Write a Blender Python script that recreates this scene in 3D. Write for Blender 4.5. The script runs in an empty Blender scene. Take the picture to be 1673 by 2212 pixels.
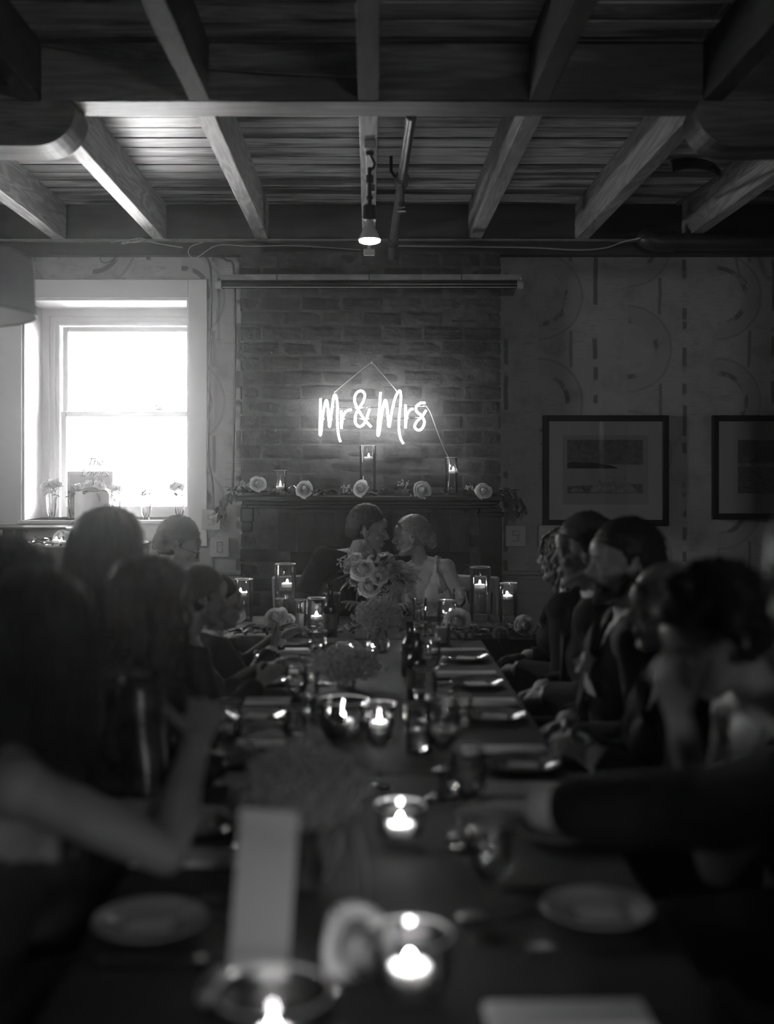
import bpy, bmesh, math, random
import numpy as np
from mathutils import Vector, Matrix, Euler, Quaternion, noise
R = random.Random(7)
SC = bpy.context.scene
COL = SC.collection
PI = math.pi
V = Vector

# ---------------------------------------------------------------- camera, world, light, exposure
FPX, VX, HY, CZ = 2500.0, 797.0, 1010.0, 1.5      # focal length in pixels (1673 px wide frame), vanishing point, eye height
cam = bpy.data.cameras.new('camera'); camo = bpy.data.objects.new('camera', cam); COL.objects.link(camo)
camo.location = (0, 0, CZ); camo.rotation_euler = (PI/2, 0, 0)
cam.sensor_fit = 'HORIZONTAL'; cam.sensor_width = 36.0; cam.lens = FPX/1673*36
cam.shift_x = (836.5-VX)/1673; cam.shift_y = (HY-1106)/1673
cam.dof.use_dof = True; cam.dof.focus_distance = 6.6; cam.dof.aperture_fstop = 1.8
cam.clip_start = 0.05; cam.clip_end = 200
SC.camera = camo

world = bpy.data.worlds.new('overcast_sky'); SC.world = world; world.use_nodes = True
bgn = world.node_tree.nodes['Background']
bgn.inputs[0].default_value = (1, 1, 1, 1); bgn.inputs[1].default_value = 80.0
def portal(name, loc, rot, sx, sy):
    l = bpy.data.lights.new(name, 'AREA'); l.shape = 'RECTANGLE'; l.size = sx; l.size_y = sy
    l.cycles.is_portal = True
    o = bpy.data.objects.new(name, l); o.location = loc; o.rotation_euler = rot; COL.objects.link(o)
portal('window_portal', (-1.56, 7.66, 1.86), (-PI/2, 0, 0), 1.2, 1.5)
portal('rear_fill_portal', (0.9, -3.15, 2.2), (PI/2, 0, 0), 0.5, 0.3)  # unseen opening added to let in fill from behind the camera
portal('side_fill_portal', (-3.35, 5.3, 2.0), (0, -PI/2, 0), 0.45, 0.3)  # unseen opening added to let in fill from the left

SC.view_settings.view_transform = 'Standard'; SC.view_settings.look = 'None'
SC.view_settings.gamma = 1.0; SC.view_settings.use_curve_mapping = False
SC.view_settings.exposure = 0.0
cy = SC.cycles
cy.use_denoising = True; cy.max_bounces = 7; cy.diffuse_bounces = 3; cy.glossy_bounces = 3
cy.transmission_bounces = 6; cy.transparent_max_bounces = 20; cy.volume_bounces = 1
cy.sample_clamp_indirect = 30.0; cy.sample_clamp_direct = 0; cy.caustics_reflective = False; cy.caustics_refractive = False
cy.volume_step_rate = 4; cy.use_adaptive_sampling = False

# ---------------------------------------------------------------- helpers
def P(px, py, Y): return V(((px-VX)/FPX*Y, Y, CZ-(py-HY)/FPX*Y))
def PX(px, Y): return (px-VX)/FPX*Y
def PZ(py, Y): return CZ-(py-HY)/FPX*Y
def YT(py, z=0.75): return FPX*(CZ-z)/(py-HY)        # depth of a point on the plane z

class NB:                                            # little node-building algebra
    def __init__(s, nt): s.nt = nt; s.n = 0
    def node(s, t, **k):
        n = s.nt.nodes.new(t); n.location = (-200*(s.n % 12), -150*(s.n//12)); s.n += 1
        for a, b in k.items(): setattr(n, a, b)
        return n
    def m(s, op, a, b=None, c=None):
        n = s.node('ShaderNodeMath', operation=op)
        for i, x in enumerate((a, b, c)):
            if x is None: continue
            if isinstance(x, (int, float)): n.inputs[i].default_value = x
            else: s.nt.links.new(x, n.inputs[i])
        return n.outputs[0]
    def sep(s, v):
        n = s.node('ShaderNodeSeparateXYZ'); s.nt.links.new(v, n.inputs[0]); return n.outputs
    def mp(s, v, sc, loc=None):
        n = s.node('ShaderNodeMapping'); s.nt.links.new(v, n.inputs[0]); n.inputs['Scale'].default_value = sc
        if loc is not None:
            if isinstance(loc, tuple): n.inputs['Location'].default_value = loc
            else: s.nt.links.new(loc, n.inputs['Location'])
        return n.outputs[0]
    def noise(s, v, scale, detail=3, rough=.55, dist=0):
        n = s.node('ShaderNodeTexNoise'); s.nt.links.new(v, n.inputs['Vector'])
        n.inputs['Scale'].default_value = scale; n.inputs['Detail'].default_value = detail
        n.inputs['Roughness'].default_value = rough; n.inputs['Distortion'].default_value = dist
        return n.outputs[0]
    def rng(s, x, a, b, c, d):
        n = s.node('ShaderNodeMapRange'); n.inputs[1].default_value = a; n.inputs[2].default_value = b
        n.inputs[3].default_value = c; n.inputs[4].default_value = d; s.nt.links.new(x, n.inputs[0]); return n.outputs[0]

MATS = {}
def M(name, v=0.5, rough=0.6, metal=0.0, spec=0.5, var=0.0, vscale=8.0, stretch=(1, 1, 1), bump=0.0, bscale=60.0,
      emit=0.0, sheen=0.0, sss=0.0, rnd=0.0, coat=0.0, trans=0.0):
    """grey principled material with optional noise variation, bump and per-object random shift"""
    if name in MATS: return MATS[name]
    m = bpy.data.materials.new(name); m.use_nodes = True; nt = m.node_tree; nb = NB(nt)
    b = nt.nodes['Principled BSDF']
    b.inputs['Roughness'].default_value = rough; b.inputs['Metallic'].default_value = metal
    b.inputs['Specular IOR Level'].default_value = spec
    b.inputs['Base Color'].default_value = (v, v, v, 1)
    if coat: b.inputs['Coat Weight'].default_value = coat
    if trans: b.inputs['Transmission Weight'].default_value = trans
    if sheen: b.inputs['Sheen Weight'].default_value = sheen; b.inputs['Sheen Roughness'].default_value = .4
    if sss:
        b.inputs['Subsurface Weight'].default_value = sss; b.inputs['Subsurface Radius'].default_value = (.01, .01, .01)
    if emit:
        b.inputs['Emission Color'].default_value = (1, 1, 1, 1); b.inputs['Emission Strength'].default_value = emit
    tc = nb.node('ShaderNodeTexCoord'); oi = nb.node('ShaderNodeObjectInfo')
    vec = None
    if var or bump:
        off = nb.m('MULTIPLY', oi.outputs['Random'], 37.0)
        cb = nb.node('ShaderNodeCombineXYZ')
        for i in range(3): nt.links.new(off, cb.inputs[i])
        vec = nb.mp(tc.outputs['Object'], stretch, cb.outputs[0])
    val = None
    if var:
        n = nb.noise(vec, vscale, 5, .6, .3)
        val = nb.rng(n, .3, .7, v*(1-var), v*(1+var))
    if rnd:
        k = nb.rng(oi.outputs['Random'], 0, 1, 1-rnd, 1+rnd)
        val = nb.m('MULTIPLY', val if val is not None else v, k)
    if val is not None:
        cc = nb.node('ShaderNodeCombineXYZ')
        for i in range(3): nt.links.new(val, cc.inputs[i])
        nt.links.new(cc.outputs[0], b.inputs['Base Color'])
    if bump:
        n2 = nb.noise(vec, bscale, 4, .6)
        bp = nb.node('ShaderNodeBump'); bp.inputs['Strength'].default_value = bump; bp.inputs['Distance'].default_value = .004
        nt.links.new(n2, bp.inputs['Height']); nt.links.new(bp.outputs[0], b.inputs['Normal'])
    MATS[name] = m; return m

def glass_mat(name, tint=0.95, rough=0.0, ior=1.5, edge=1.0):
    """thin clear glass: sees through, mirrors by Fresnel (no refraction, so lamps shine through it)"""
    if name in MATS: return MATS[name]
    m = bpy.data.materials.new(name); m.use_nodes = True; nt = m.node_tree; nt.nodes.clear(); nb = NB(nt)
    out = nb.node('ShaderNodeOutputMaterial'); mix = nb.node('ShaderNodeMixShader'); tr = nb.node('ShaderNodeBsdfTransparent')
    gl = nb.node('ShaderNodeBsdfGlossy'); fr = nb.node('ShaderNodeFresnel'); fr.inputs[0].default_value = ior
    tr.inputs[0].default_value = (tint,)*3+(1,); gl.inputs['Roughness'].default_value = rough
    gl.inputs[0].default_value = (1, 1, 1, 1)
    f = nb.m('MINIMUM', nb.m('MULTIPLY', fr.outputs[0], edge), 1.0)
    nt.links.new(f, mix.inputs[0]); nt.links.new(tr.outputs[0], mix.inputs[1]); nt.links.new(gl.outputs[0], mix.inputs[2])
    nt.links.new(mix.outputs[0], out.inputs[0]); MATS[name] = m; return m

def emis_mat(name, s):
    if name in MATS: return MATS[name]
    m = bpy.data.materials.new(name); m.use_nodes = True; nt = m.node_tree; nt.nodes.clear()
    e = nt.nodes.new('ShaderNodeEmission'); e.inputs[1].default_value = s; o = nt.nodes.new('ShaderNodeOutputMaterial')
    nt.links.new(e.outputs[0], o.inputs[0]); MATS[name] = m; return m

class G:
    """collects simple shapes as vertices and faces; build() links them as ONE mesh object"""
    def __init__(s): s.v = []; s.f = []
    def add(s, vs, fs):
        o = len(s.v); s.v += [tuple(x) for x in vs]; s.f += [tuple(i+o for i in f) for f in fs]; return s
    def box(s, c, d, rot=None, bev=0.0):
        x, y, z = d[0]/2, d[1]/2, d[2]/2
        if bev > 0:
            bm = bmesh.new(); bmesh.ops.create_cube(bm, size=1)
            for v in bm.verts: v.co = V((v.co.x*d[0], v.co.y*d[1], v.co.z*d[2]))
            bmesh.ops.bevel(bm, geom=bm.edges[:], offset=bev, segments=1, affect='EDGES')
            bm.verts.ensure_lookup_table()
            vs = [v.co.copy() for v in bm.verts]; fs = [[v.index for v in f.verts] for f in bm.faces]; bm.free()
        else:
            vs = [V((a*x, b*y, e*z)) for a in (-1, 1) for b in (-1, 1) for e in (-1, 1)]
            fs = [(0, 1, 3, 2), (4, 6, 7, 5), (0, 4, 5, 1), (2, 3, 7, 6), (0, 2, 6, 4), (1, 5, 7, 3)]
        if rot is not None:
            rm = Euler(rot).to_matrix() if isinstance(rot, (tuple, list)) else rot
            vs = [rm @ v for v in vs]
        c = V(c); return s.add([v+c for v in vs], fs)
    def box2(s, a, b, bev=0.0):
        a, b = V(a), V(b); return s.box((a+b)/2, (abs(b.x-a.x), abs(b.y-a.y), abs(b.z-a.z)), None, bev)
    def lathe(s, prof, n=24, c=(0, 0, 0), close=False, axis=None):
        """prof: list of (r, z)"""
        c = V(c); vs = []; fs = []; k = len(prof)
        q = V((0, 0, 1)).rotation_difference(V(axis)) if axis is not None else None
        for (r, z) in prof:
            for i in range(n):
                a = 2*PI*i/n; p = V((r*math.cos(a), r*math.sin(a), z))
                if q: p = q @ p
                vs.append(p+c)
        for j in range(k-1 if not close else k):
            for i in range(n):
                i2 = (i+1) % n; j2 = (j+1) % k
                fs.append((j*n+i, j*n+i2, j2*n+i2, j2*n+i))
        if not close:
            if prof[0][0] > 1e-6: fs.append(tuple(reversed(range(n))))
            if prof[-1][0] > 1e-6: fs.append(tuple((k-1)*n+i for i in range(n)))
        return s.add(vs, fs)
    def lathe_open(s, prof, n=24, c=(0, 0, 0)):
        c = V(c); vs = [V((r*math.cos(2*PI*i/n), r*math.sin(2*PI*i/n), z))+c for (r, z) in prof for i in range(n)]
        fs = [(j*n+i, j*n+(i+1) % n, (j+1)*n+(i+1) % n, (j+1)*n+i) for j in range(len(prof)-1) for i in range(n)]
        return s.add(vs, fs)
    def cyl(s, a, b, r, n=12, r2=None):
        a, b = V(a), V(b); L = (b-a).length
        return s.lathe([(r, 0), (r if r2 is None else r2, L)], n, a, axis=(b-a))
    def tube(s, pts, r, n=6, caps=True, flat=1.0):
        """swept tube; r a number or list"""
        pts = [V(p) for p in pts]; k = len(pts)
        if k < 2: return s
        if isinstance(r, (list, tuple)) and len(r) != k: r = list(np.interp(np.linspace(0, 1, k), np.linspace(0, 1, len(r)), r))
        vs = []; fs = []; up = None
        for i, p in enumerate(pts):
            t = (pts[min(i+1, k-1)]-pts[max(i-1, 0)])
            if t.length < 1e-9: t = V((0, 0, 1))
            t.normalize()
            if up is None:
                up = t.orthogonal().normalized()
            else:
                up = (up - t*up.dot(t))
                up = up.normalized() if up.length > 1e-6 else t.orthogonal().normalized()
            sd = t.cross(up); rr = r[i] if isinstance(r, (list, tuple)) else r
            for j in range(n):
                a = 2*PI*j/n; vs.append(p + up*math.cos(a)*rr*flat + sd*math.sin(a)*rr)
        for i in range(k-1):
            for j in range(n):
                j2 = (j+1) % n; fs.append((i*n+j, i*n+j2, (i+1)*n+j2, (i+1)*n+j))
        if caps: fs.append(tuple(reversed(range(n)))); fs.append(tuple((k-1)*n+j for j in range(n)))
        return s.add(vs, fs)
    def ell(s, c, r, nu=16, nv=10, rot=None):
        c = V(c); r = (r, r, r) if isinstance(r, (int, float)) else r; vs = []; fs = []
        rm = Euler(rot).to_matrix() if isinstance(rot, (tuple, list)) else rot
        for j in range(nv+1):
            th = PI*j/nv
            for i in range(nu):
                a = 2*PI*i/nu; p = V((r[0]*math.sin(th)*math.cos(a), r[1]*math.sin(th)*math.sin(a), r[2]*math.cos(th)))
                if rm is not None: p = rm @ p
                vs.append(p+c)
        for j in range(nv):
            for i in range(nu):
                i2 = (i+1) % nu; fs.append((j*nu+i, (j+1)*nu+i, (j+1)*nu+i2, j*nu+i2))
        return s.add(vs, fs)
    def prism(s, poly, y0, y1):
        """poly in x,z ; extruded along y"""
        n = len(poly); vs = [V((x, y0, z)) for x, z in poly]+[V((x, y1, z)) for x, z in poly]
        fs = [tuple(range(n)), tuple(reversed(range(n, 2*n)))]+[(i, n+i, n+(i+1) % n, (i+1) % n) for i in range(n)]
        return s.add(vs, fs)
    def mesh(s, name, mat=None, smooth=False):
        me = bpy.data.meshes.new(name); me.from_pydata(s.v, [], s.f)
        bm = bmesh.new(); bm.from_mesh(me); bmesh.ops.remove_doubles(bm, verts=bm.verts, dist=1e-6)
        bmesh.ops.recalc_face_normals(bm, faces=bm.faces); bm.to_mesh(me); bm.free()
        if mat: me.materials.append(mat)
        if smooth:
            me.polygons.foreach_set('use_smooth', [True]*len(me.polygons))
            try: me.set_sharp_from_angle(angle=math.radians(smooth if smooth is not True else 50))
            except Exception: pass
        me.update(); return me
    def build(s, name, mat=None, parent=None, smooth=False, loc=None, rot=None):
        return link(name, s.mesh(name, mat, smooth), parent, loc, rot)

def link(name, me, parent=None, loc=None, rot=None, scale=None):
    o = bpy.data.objects.new(name, me); COL.objects.link(o)
    if parent: o.parent = parent
    if loc is not None: o.location = loc
    if rot is not None: o.rotation_euler = rot
    if scale is not None: o.scale = scale
    return o
def tag(o, label, cat, group=None):
    o['label'] = label; o['category'] = cat
    if group: o['group'] = group
    return o
def thing(name, label, cat, loc=(0, 0, 0), rz=0.0, group=None):
    o = bpy.data.objects.new(name, None); o.empty_display_size = .05; COL.objects.link(o)
    o.location = loc; o.rotation_euler = (0, 0, rz); return tag(o, label, cat, group)
def struct(o): o['kind'] = 'structure'; return o
def dup(o, loc=None, rz=None, label=None, group=None, scale=None):
    def rec(a, p):
        c = a.copy(); COL.objects.link(c); c.parent = p
        for ch in a.children: rec(ch, c)
        return c
    c = rec(o, None)
    if loc is not None: c.location = loc
    if rz is not None: c.rotation_euler = (0, 0, rz)
    if scale is not None: c.scale = scale
    if label: c['label'] = label
    if group: c['group'] = group
    return c
def spline(pts, k=6):
    pts = [V(p) for p in pts]; out = []
    for i in range(len(pts)-1):
        p0 = pts[max(i-1, 0)]; p1 = pts[i]; p2 = pts[i+1]; p3 = pts[min(i+2, len(pts)-1)]
        for j in range(k):
            t = j/k; out.append(.5*((2*p1)+(p2-p0)*t+(2*p0-5*p1+4*p2-p3)*t*t+(3*p1-p0-3*p2+p3)*t**3))
    out.append(pts[-1]); return out

# ---------------------------------------------------------------- the room
ZJ, ZP = 2.88, 3.10          # underside of the joists / of the ceiling planks
YB = 7.1                     # back wall
XL, XR, YR = -3.3, 3.3, -3.1
CHX0, CHX1, YC = PX(519, 6.93), PX(1083, 6.93), 6.93

wood_dark = M('old_timber', .16, .7, var=.45, vscale=3, stretch=(.35, 6, 6), bump=.5, bscale=30)
def wood_mat(name, v, axis, dark=.45, sc=1.0, rough=.5):
    """sawn wood with long grain along the given axis, swirly knots and blackened streaks"""
    m = bpy.data.materials.new(name); m.use_nodes = True; nt = m.node_tree; nb = NB(nt); b = nt.nodes['Principled BSDF']
    tc = nb.node('ShaderNodeTexCoord'); oi = nb.node('ShaderNodeObjectInfo')
    cb = nb.node('ShaderNodeCombineXYZ'); off = nb.m('MULTIPLY', oi.outputs['Random'], 53.0)
    for i in range(3): nt.links.new(off, cb.inputs[i])
    st = [9.0, 9.0, 9.0]; st[axis] = .9
    v1 = nb.mp(tc.outputs['Object'], tuple(st), cb.outputs[0])
    big = nb.noise(v1, 1.1*sc, 2, .5, .4)
    rings = nb.m('SINE', nb.m('MULTIPLY', big, 60.0))
    fine = nb.noise(v1, 14, 4, .6)
    st2 = [4.5, 4.5, 4.5]; st2[axis] = .5
    v2 = nb.mp(tc.outputs['Object'], tuple(st2), cb.outputs[0])
    st_ = nb.rng(nb.noise(v2, 1.4, 4, .65), .47, .58, 1.0, dark)
    g = nb.m('ADD', nb.m('MULTIPLY', rings, .24), nb.m('MULTIPLY', fine, .3))
    g = nb.m('ADD', g, .85)
    rv = nb.rng(oi.outputs['Random'], 0, 1, .8, 1.2)
    val = nb.m('MULTIPLY', nb.m('MULTIPLY', nb.m('MULTIPLY', g, v), st_), rv)
    cc = nb.node('ShaderNodeCombineXYZ')
    for i in range(3): nt.links.new(val, cc.inputs[i])
    nt.links.new(cc.outputs[0], b.inputs['Base Color']); b.inputs['Roughness'].default_value = rough
    b.inputs['Specular IOR Level'].default_value = .5
    bp = nb.node('ShaderNodeBump'); bp.inputs['Strength'].default_value = .35; bp.inputs['Distance'].default_value = .003
    nt.links.new(fine, bp.inputs['Height']); nt.links.new(bp.outputs[0], b.inputs['Normal'])
    MATS[name] = m; return m
plank_m = wood_mat('ceiling_plank_wood', .6, 0, .22, 1.0, .4)
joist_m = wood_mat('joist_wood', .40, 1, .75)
beam_m = wood_mat('beam_wood', .11, 0, .25); joist_d = wood_mat('dark_joist_wood', .02, 1, .7, 1.0, .8)  # near-bay joists get a darker wood than the far ones

ceiling = struct(G().box2((XL-.2, YR-.2, ZP+.026), (XR+.2, YB+.4, ZP+.15)).build('ceiling', M('roof_board', .1, .9)))
pw = .1645
plank_me = None
y = 7.1-pw/2; k = 0
while y > 2.6:
    if plank_me is None:
        plank_me = G().box((0, 0, 0), (6.6, pw-.013, .024), bev=.002).mesh('plank', plank_m)
    link('plank', plank_me, ceiling, (0, y, ZP+.013+R.uniform(-.002, .002)), (R.uniform(-.004, .004), 0, R.uniform(-.0006, .0006)))
    y -= pw; k += 1
struct(ceiling)
# joists, far bay and near bay, beam between them
jx = [PX(p, YB) for p in (-92, 137, 350, 570.5, 797, 1024, 1252, 1480, 1708)]
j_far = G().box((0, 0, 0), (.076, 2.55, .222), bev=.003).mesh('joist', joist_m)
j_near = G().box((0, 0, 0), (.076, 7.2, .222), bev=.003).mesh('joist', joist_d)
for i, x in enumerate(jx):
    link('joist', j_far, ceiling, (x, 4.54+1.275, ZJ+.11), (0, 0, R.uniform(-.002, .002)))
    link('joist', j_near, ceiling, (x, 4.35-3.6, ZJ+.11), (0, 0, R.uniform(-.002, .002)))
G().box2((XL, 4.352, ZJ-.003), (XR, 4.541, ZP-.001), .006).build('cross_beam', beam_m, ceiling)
def corbel(x0, x1, sgn, name):
    # rounded bolster under the beam; x0 is the rounded end
    zt, zb = ZJ-.004, 2.708; pts = []
    for i in range(11):
        a = i/10*PI/2
        pts.append((x0+sgn*.16*(1-math.cos(PI/2-a))-sgn*0, 0))
    poly = [(x1, zt), (x0-sgn*.0, zt)]
    poly = [(x1, zt), (x0+sgn*.012, zt), (x0, zt-.03)]
    for i in range(1, 10):
        a = i/9*PI/2
        poly.append((x0+sgn*.15*(1-math.cos(a)), zt-.03-(zt-zb-.03)*math.sin(a)))
    poly += [(x1, zb)]
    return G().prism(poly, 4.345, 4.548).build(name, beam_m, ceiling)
corbel(PX(163, 4.35), -2.4, -1, 'bolster')
corbel(PX(1505, 4.35), 2.5, 1, 'bolster')
for x in (-1.95, 2.05):
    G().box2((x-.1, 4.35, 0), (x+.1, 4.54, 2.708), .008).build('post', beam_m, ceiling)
# ledger timber on the back wall and the steel strip under it
G().box2((XL, 7.03, ZJ+.0), (XR, 7.1, ZP-.002), .004).build('ledger_board', M('black_timber', .05, .8, var=.3, vscale=3, stretch=(.4, 5, 5)), ceiling)
trim = G().box2((XL, 6.98, ZJ-.012), (XR, 7.1, ZJ), .002).build('trim_1', M('dusty_trim', .22, .6, var=.3)); struct(trim)
trim = G().box2((XL, 7.02, 2.79), (XR, 7.1, 2.866), .003).build('trim_2', M('black_timber')); struct(trim)

# faint haze volume, added for the glow round window and sign
hz = bpy.data.materials.new('glow_haze'); hz.use_nodes = True; nt = hz.node_tree; nt.nodes.clear()
vs_ = nt.nodes.new('ShaderNodeVolumeScatter'); vs_.inputs['Density'].default_value = .010; vs_.inputs['Anisotropy'].default_value = .93; vs_.inputs['Color'].default_value = (1, 1, 1, 1)
ho = nt.nodes.new('ShaderNodeOutputMaterial'); nt.links.new(vs_.outputs[0], ho.inputs['Volume'])
haze = G().box2((XL+.01, YR+.01, -.01), (XR-.01, YB-.06, ZJ-.03)).build('haze', hz); haze['kind'] = 'stuff'; haze['label'] = 'faint haze added for the glow round window and sign'; haze['category'] = 'haze'

# wallpaper: repeated broken rings with dashed vertical bars
def wallpaper():
    m = bpy.data.materials.new('ring_wallpaper'); m.use_nodes = True; nt = m.node_tree; nb = NB(nt); b = nt.nodes['Principled BSDF']
    tc = nb.node('ShaderNodeTexCoord'); o = nb.sep(tc.outputs['Object']); x, z = o[0], o[2]
    dn = nb.noise(tc.outputs['Object'], 5, 3); x = nb.m('ADD', x, nb.rng(dn, 0, 1, -.012, .012))
    TW, TH = .548, .645
    xs = nb.m('ADD', x, 20*TW - PX(1165, YB))
    col = nb.m('FLOOR', nb.m('DIVIDE', xs, TW))
    par = nb.m('MODULO', col, 2.0)
    u = nb.m('SUBTRACT', xs, nb.m('MULTIPLY', col, TW))
    zz = nb.m('ADD', nb.m('ADD', z, 20*TH - PZ(640, YB) + TH/2), nb.m('MULTIPLY', par, TH/2))
    w = nb.m('SUBTRACT', nb.m('MODULO', zz, TH), TH/2)
    r = nb.m('SQRT', nb.m('ADD', nb.m('POWER', nb.m('ABSOLUTE', u), 2), nb.m('POWER', nb.m('ABSOLUTE', w), 2)))
    def band(v, c, h, soft=.006): return nb.m('SUBTRACT', 1.0, nb.rng(nb.m('ABSOLUTE', nb.m('SUBTRACT', v, c)), h, h+soft, 0, 1))
    brk = nb.rng(nb.noise(tc.outputs['Object'], 9, 3), .46, .56, .2, 1)
    a1 = nb.m('MULTIPLY', band(r, .172, .012), brk)
    a2 = nb.m('MULTIPLY', band(r, .262, .006), .5)
    a3 = nb.m('MULTIPLY', band(r, .215, .03, .02), .22)
    sn = nb.noise(nb.mp(tc.outputs['Object'], (3, 3, 14)), 1.0, 2)
    bar1 = nb.m('MULTIPLY', band(u, .345, .012, .003), nb.rng(nb.noise(nb.mp(tc.outputs['Object'], (2, 2, 9)), 1, 1), .47, .52, 0, 1))
    bar2 = nb.m('MULTIPLY', nb.m('MULTIPLY', band(u, .195, .008, .004), .8), nb.rng(nb.m('ABSOLUTE', w), .2, .22, 0, 1))
    scr = nb.m('MULTIPLY', nb.rng(nb.noise(nb.mp(tc.outputs['Object'], (14, 14, 90)), 1, 3), .5, .7, 0, .5), nb.rng(nb.noise(tc.outputs['Object'], 6, 2), .45, .6, 0, 1))
    blot = nb.rng(nb.noise(tc.outputs['Object'], 7, 4, .6), .5, .68, 0, .45)
    tot = nb.m('MAXIMUM', nb.m('MAXIMUM', a1, a2), nb.m('MAXIMUM', bar1, bar2))
    tot = nb.m('MAXIMUM', nb.m('MAXIMUM', tot, a3), nb.m('MAXIMUM', scr, blot))
    base = nb.rng(nb.noise(tc.outputs['Object'], 3, 5), .3, .7, .36, .42)
    val = nb.m('MULTIPLY', base, nb.rng(tot, 0, 1, 1, .40))
    cc = nb.node('ShaderNodeCombineXYZ')
    for i in range(3): nt.links.new(val, cc.inputs[i])
    nt.links.new(cc.outputs[0], b.inputs['Base Color']); b.inputs['Roughness'].default_value = .85
    MATS['ring_wallpaper'] = m; return m
wp = wallpaper()
WX0, WX1, WZ0, WZ1 = -2.125, -1.105, 1.178, 2.537
g = G()
g.box2((XL-.2, YB, 0), (WX0, YB+.42, ZP)); g.box2((WX1, YB, 0), (XR+.2, YB+.1, ZP)); g.box2((WX1+.12, YB+.1, 0), (XR+.2, YB+.42, ZP))
g.box2((WX0, YB, 0), (WX1, YB+.42, WZ0)); g.box2((WX0, YB, WZ1), (WX1, YB+.42, ZP)); g.box2((WX1, YB+.1, 0), (WX1+.12, YB+.42, WZ0)); g.box2((WX1, YB+.1, WZ1), (WX1+.12, YB+.42, ZP))
struct(g.build('wall_back', wp))
plaster = M('plain_plaster', .22, .85, var=.1)
g = G()          # left wall with an unseen opening added for fill light
g.box2((XL-.15, YR, 0), (XL, 5.07, ZP)); g.box2((XL-.15, 5.53, 0), (XL, YB, ZP)); g.box2((XL-.15, 5.07, 0), (XL, 5.53, 1.85)); g.box2((XL-.15, 5.07, 2.15), (XL, 5.53, ZP))
struct(g.build('wall_left', plaster))
struct(G().box2((XR, YR, 0), (XR+.15, YB, ZP)).build('wall_right', plaster))
g = G()          # wall behind the photographer, its opening added and sized for fill light
g.box2((XL, YR-.12, 0), (.65, YR, ZP)); g.box2((1.15, YR-.12, 0), (XR, YR, ZP)); g.box2((.65, YR-.12, 0), (1.15, YR, 2.05)); g.box2((.65, YR-.12, 2.35), (1.15, YR, ZP))
struct(g.build('wall_rear', plaster))
floor = struct(G().box2((XL-.15, YR-.15, -.1), (XR+.15, YB+.2, -.02)).build('floor', M('subfloor', .05, .8)))
fb = G().box((0, 0, 0), (.135, 10.2, .018)).mesh('plank', M('floor_plank_wood', .09, .45, var=.3, vscale=4, stretch=(6, .4, 6), rnd=.2))
for i in range(48): link('plank', fb, floor, (XL+.07+i*.1375, 2.0, -.01))
# wainscot under the wallpaper
wc = M('painted_wainscot', .28, .5, var=.05)
for nm, a, b in (('trim_3', WX1+.08-.3, CHX0-.0), ('trim_4', CHX1+.0, XR)):
    w = struct(G().box2((a, YB-.012, .1), (b, YB, .84)).build(nm, wc))
    G().box2((a, YB-.04, .842), (b, YB-.0, .868), .006).build('chair_rail', wc, w)
    G().box2((a, YB-.026, .815), (b, YB-.0, .84), .004).build('rail_moulding', wc, w)
    G().box2((a, YB-.028, .725), (b, YB-.0, .738), .003).build('panel_moulding', wc, w)
struct(G().box2((XL, YB-.03, 0), (CHX0, YB, .12), .004).build('baseboard_back', wc))

# ---------------------------------------------------------------- chimney breast, brick by brick
chim = struct(G().box2((CHX0+.012, YC-.001, 0), (CHX1-.012, YB+.02, ZJ-.09)).build('wall_chimney', M('dark_mortar', .075, .95, var=.4, vscale=14, bump=.6, bscale=50)))
brick_m = M('old_brick', .045, .72, var=.4, vscale=9, bump=1.0, bscale=38, rnd=.35, spec=.35)
brs = []
for i in range(7):
    bm = bmesh.new(); bmesh.ops.create_cube(bm, size=1)
    bmesh.ops.subdivide_edges(bm, edges=bm.edges[:], cuts=3, use_grid_fill=True)
    for v in bm.verts:
        e = abs(v.co.x) > .49 or abs(v.co.z) > .49
        n = noise.noise_vector(v.co*2.3+V((i*7.1, 3, 1)))
        v.co = V((v.co.x*.232, v.co.y*.05, v.co.z*.073)) + V((n.x*.005, n.y*.003, n.z*.004))
        if v.co.y < -.02 and e: v.co.y += .003
    me = bpy.data.meshes.new('brick'); bm.to_mesh(me); bm.free(); me.materials.append(brick_m)
    brs.append(me)
FPX0, FPX1 = PX(628, YC), PX(1015, YC)        # fireplace opening
FZ = PZ(1192, YC); ARX0, ARX1, ARZ = PX(600, YC), PX(1015, YC), PZ(1107, YC)
zc = ZJ-.09-.045; row = 0
while zc > .55:
    ofs = (0, .12)[row % 2]; x = CHX0+.12-ofs + R.uniform(-.01, .01); 
    while x < CHX1+.1:
        w = .232; a, b = max(x-w/2, CHX0), min(x+w/2, CHX1)
        inar = (zc < ARZ+.02 and ARX0-.02 < (a+b)/2 < ARX1+.02)
        if b-a > .04 and not inar:
            link('brick', R.choice(brs), chim, ((a+b)/2, YC+.02+R.uniform(-.005, .005)-(.02 if (row*7+int(x*9)) % 23 == 0 else 0), zc+R.uniform(-.002, .002)),
                 (R.uniform(-.012, .012), R.uniform(-.01, .01), R.uniform(-.006, .006)), ((b-a-.008)/.232, 1, 1.0))
        x += .242
    zc -= .0885; row += 1
# soldier course over the hearth opening
n = 10
for i in range(n):
    x = ARX0+(i+.5)*(ARX1-ARX0)/n
    link('brick', R.choice(brs), chim, (x, YC+.016+R.uniform(-.006, .004), (ARZ+FZ)/2), (0, PI/2+R.uniform(-.015, .015), 0), (.232/.232*1.0, 1, (ARX1-ARX0)/n/.078))
struct(chim)
G().box2((FPX0, YC-.004, .3), (FPX1, YC+.01, FZ), .002).build('hearth_shade_panel', M('hearth_shade', .02, .95), chim)  # flat dark panel painted as the shade inside the fireplace
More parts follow.
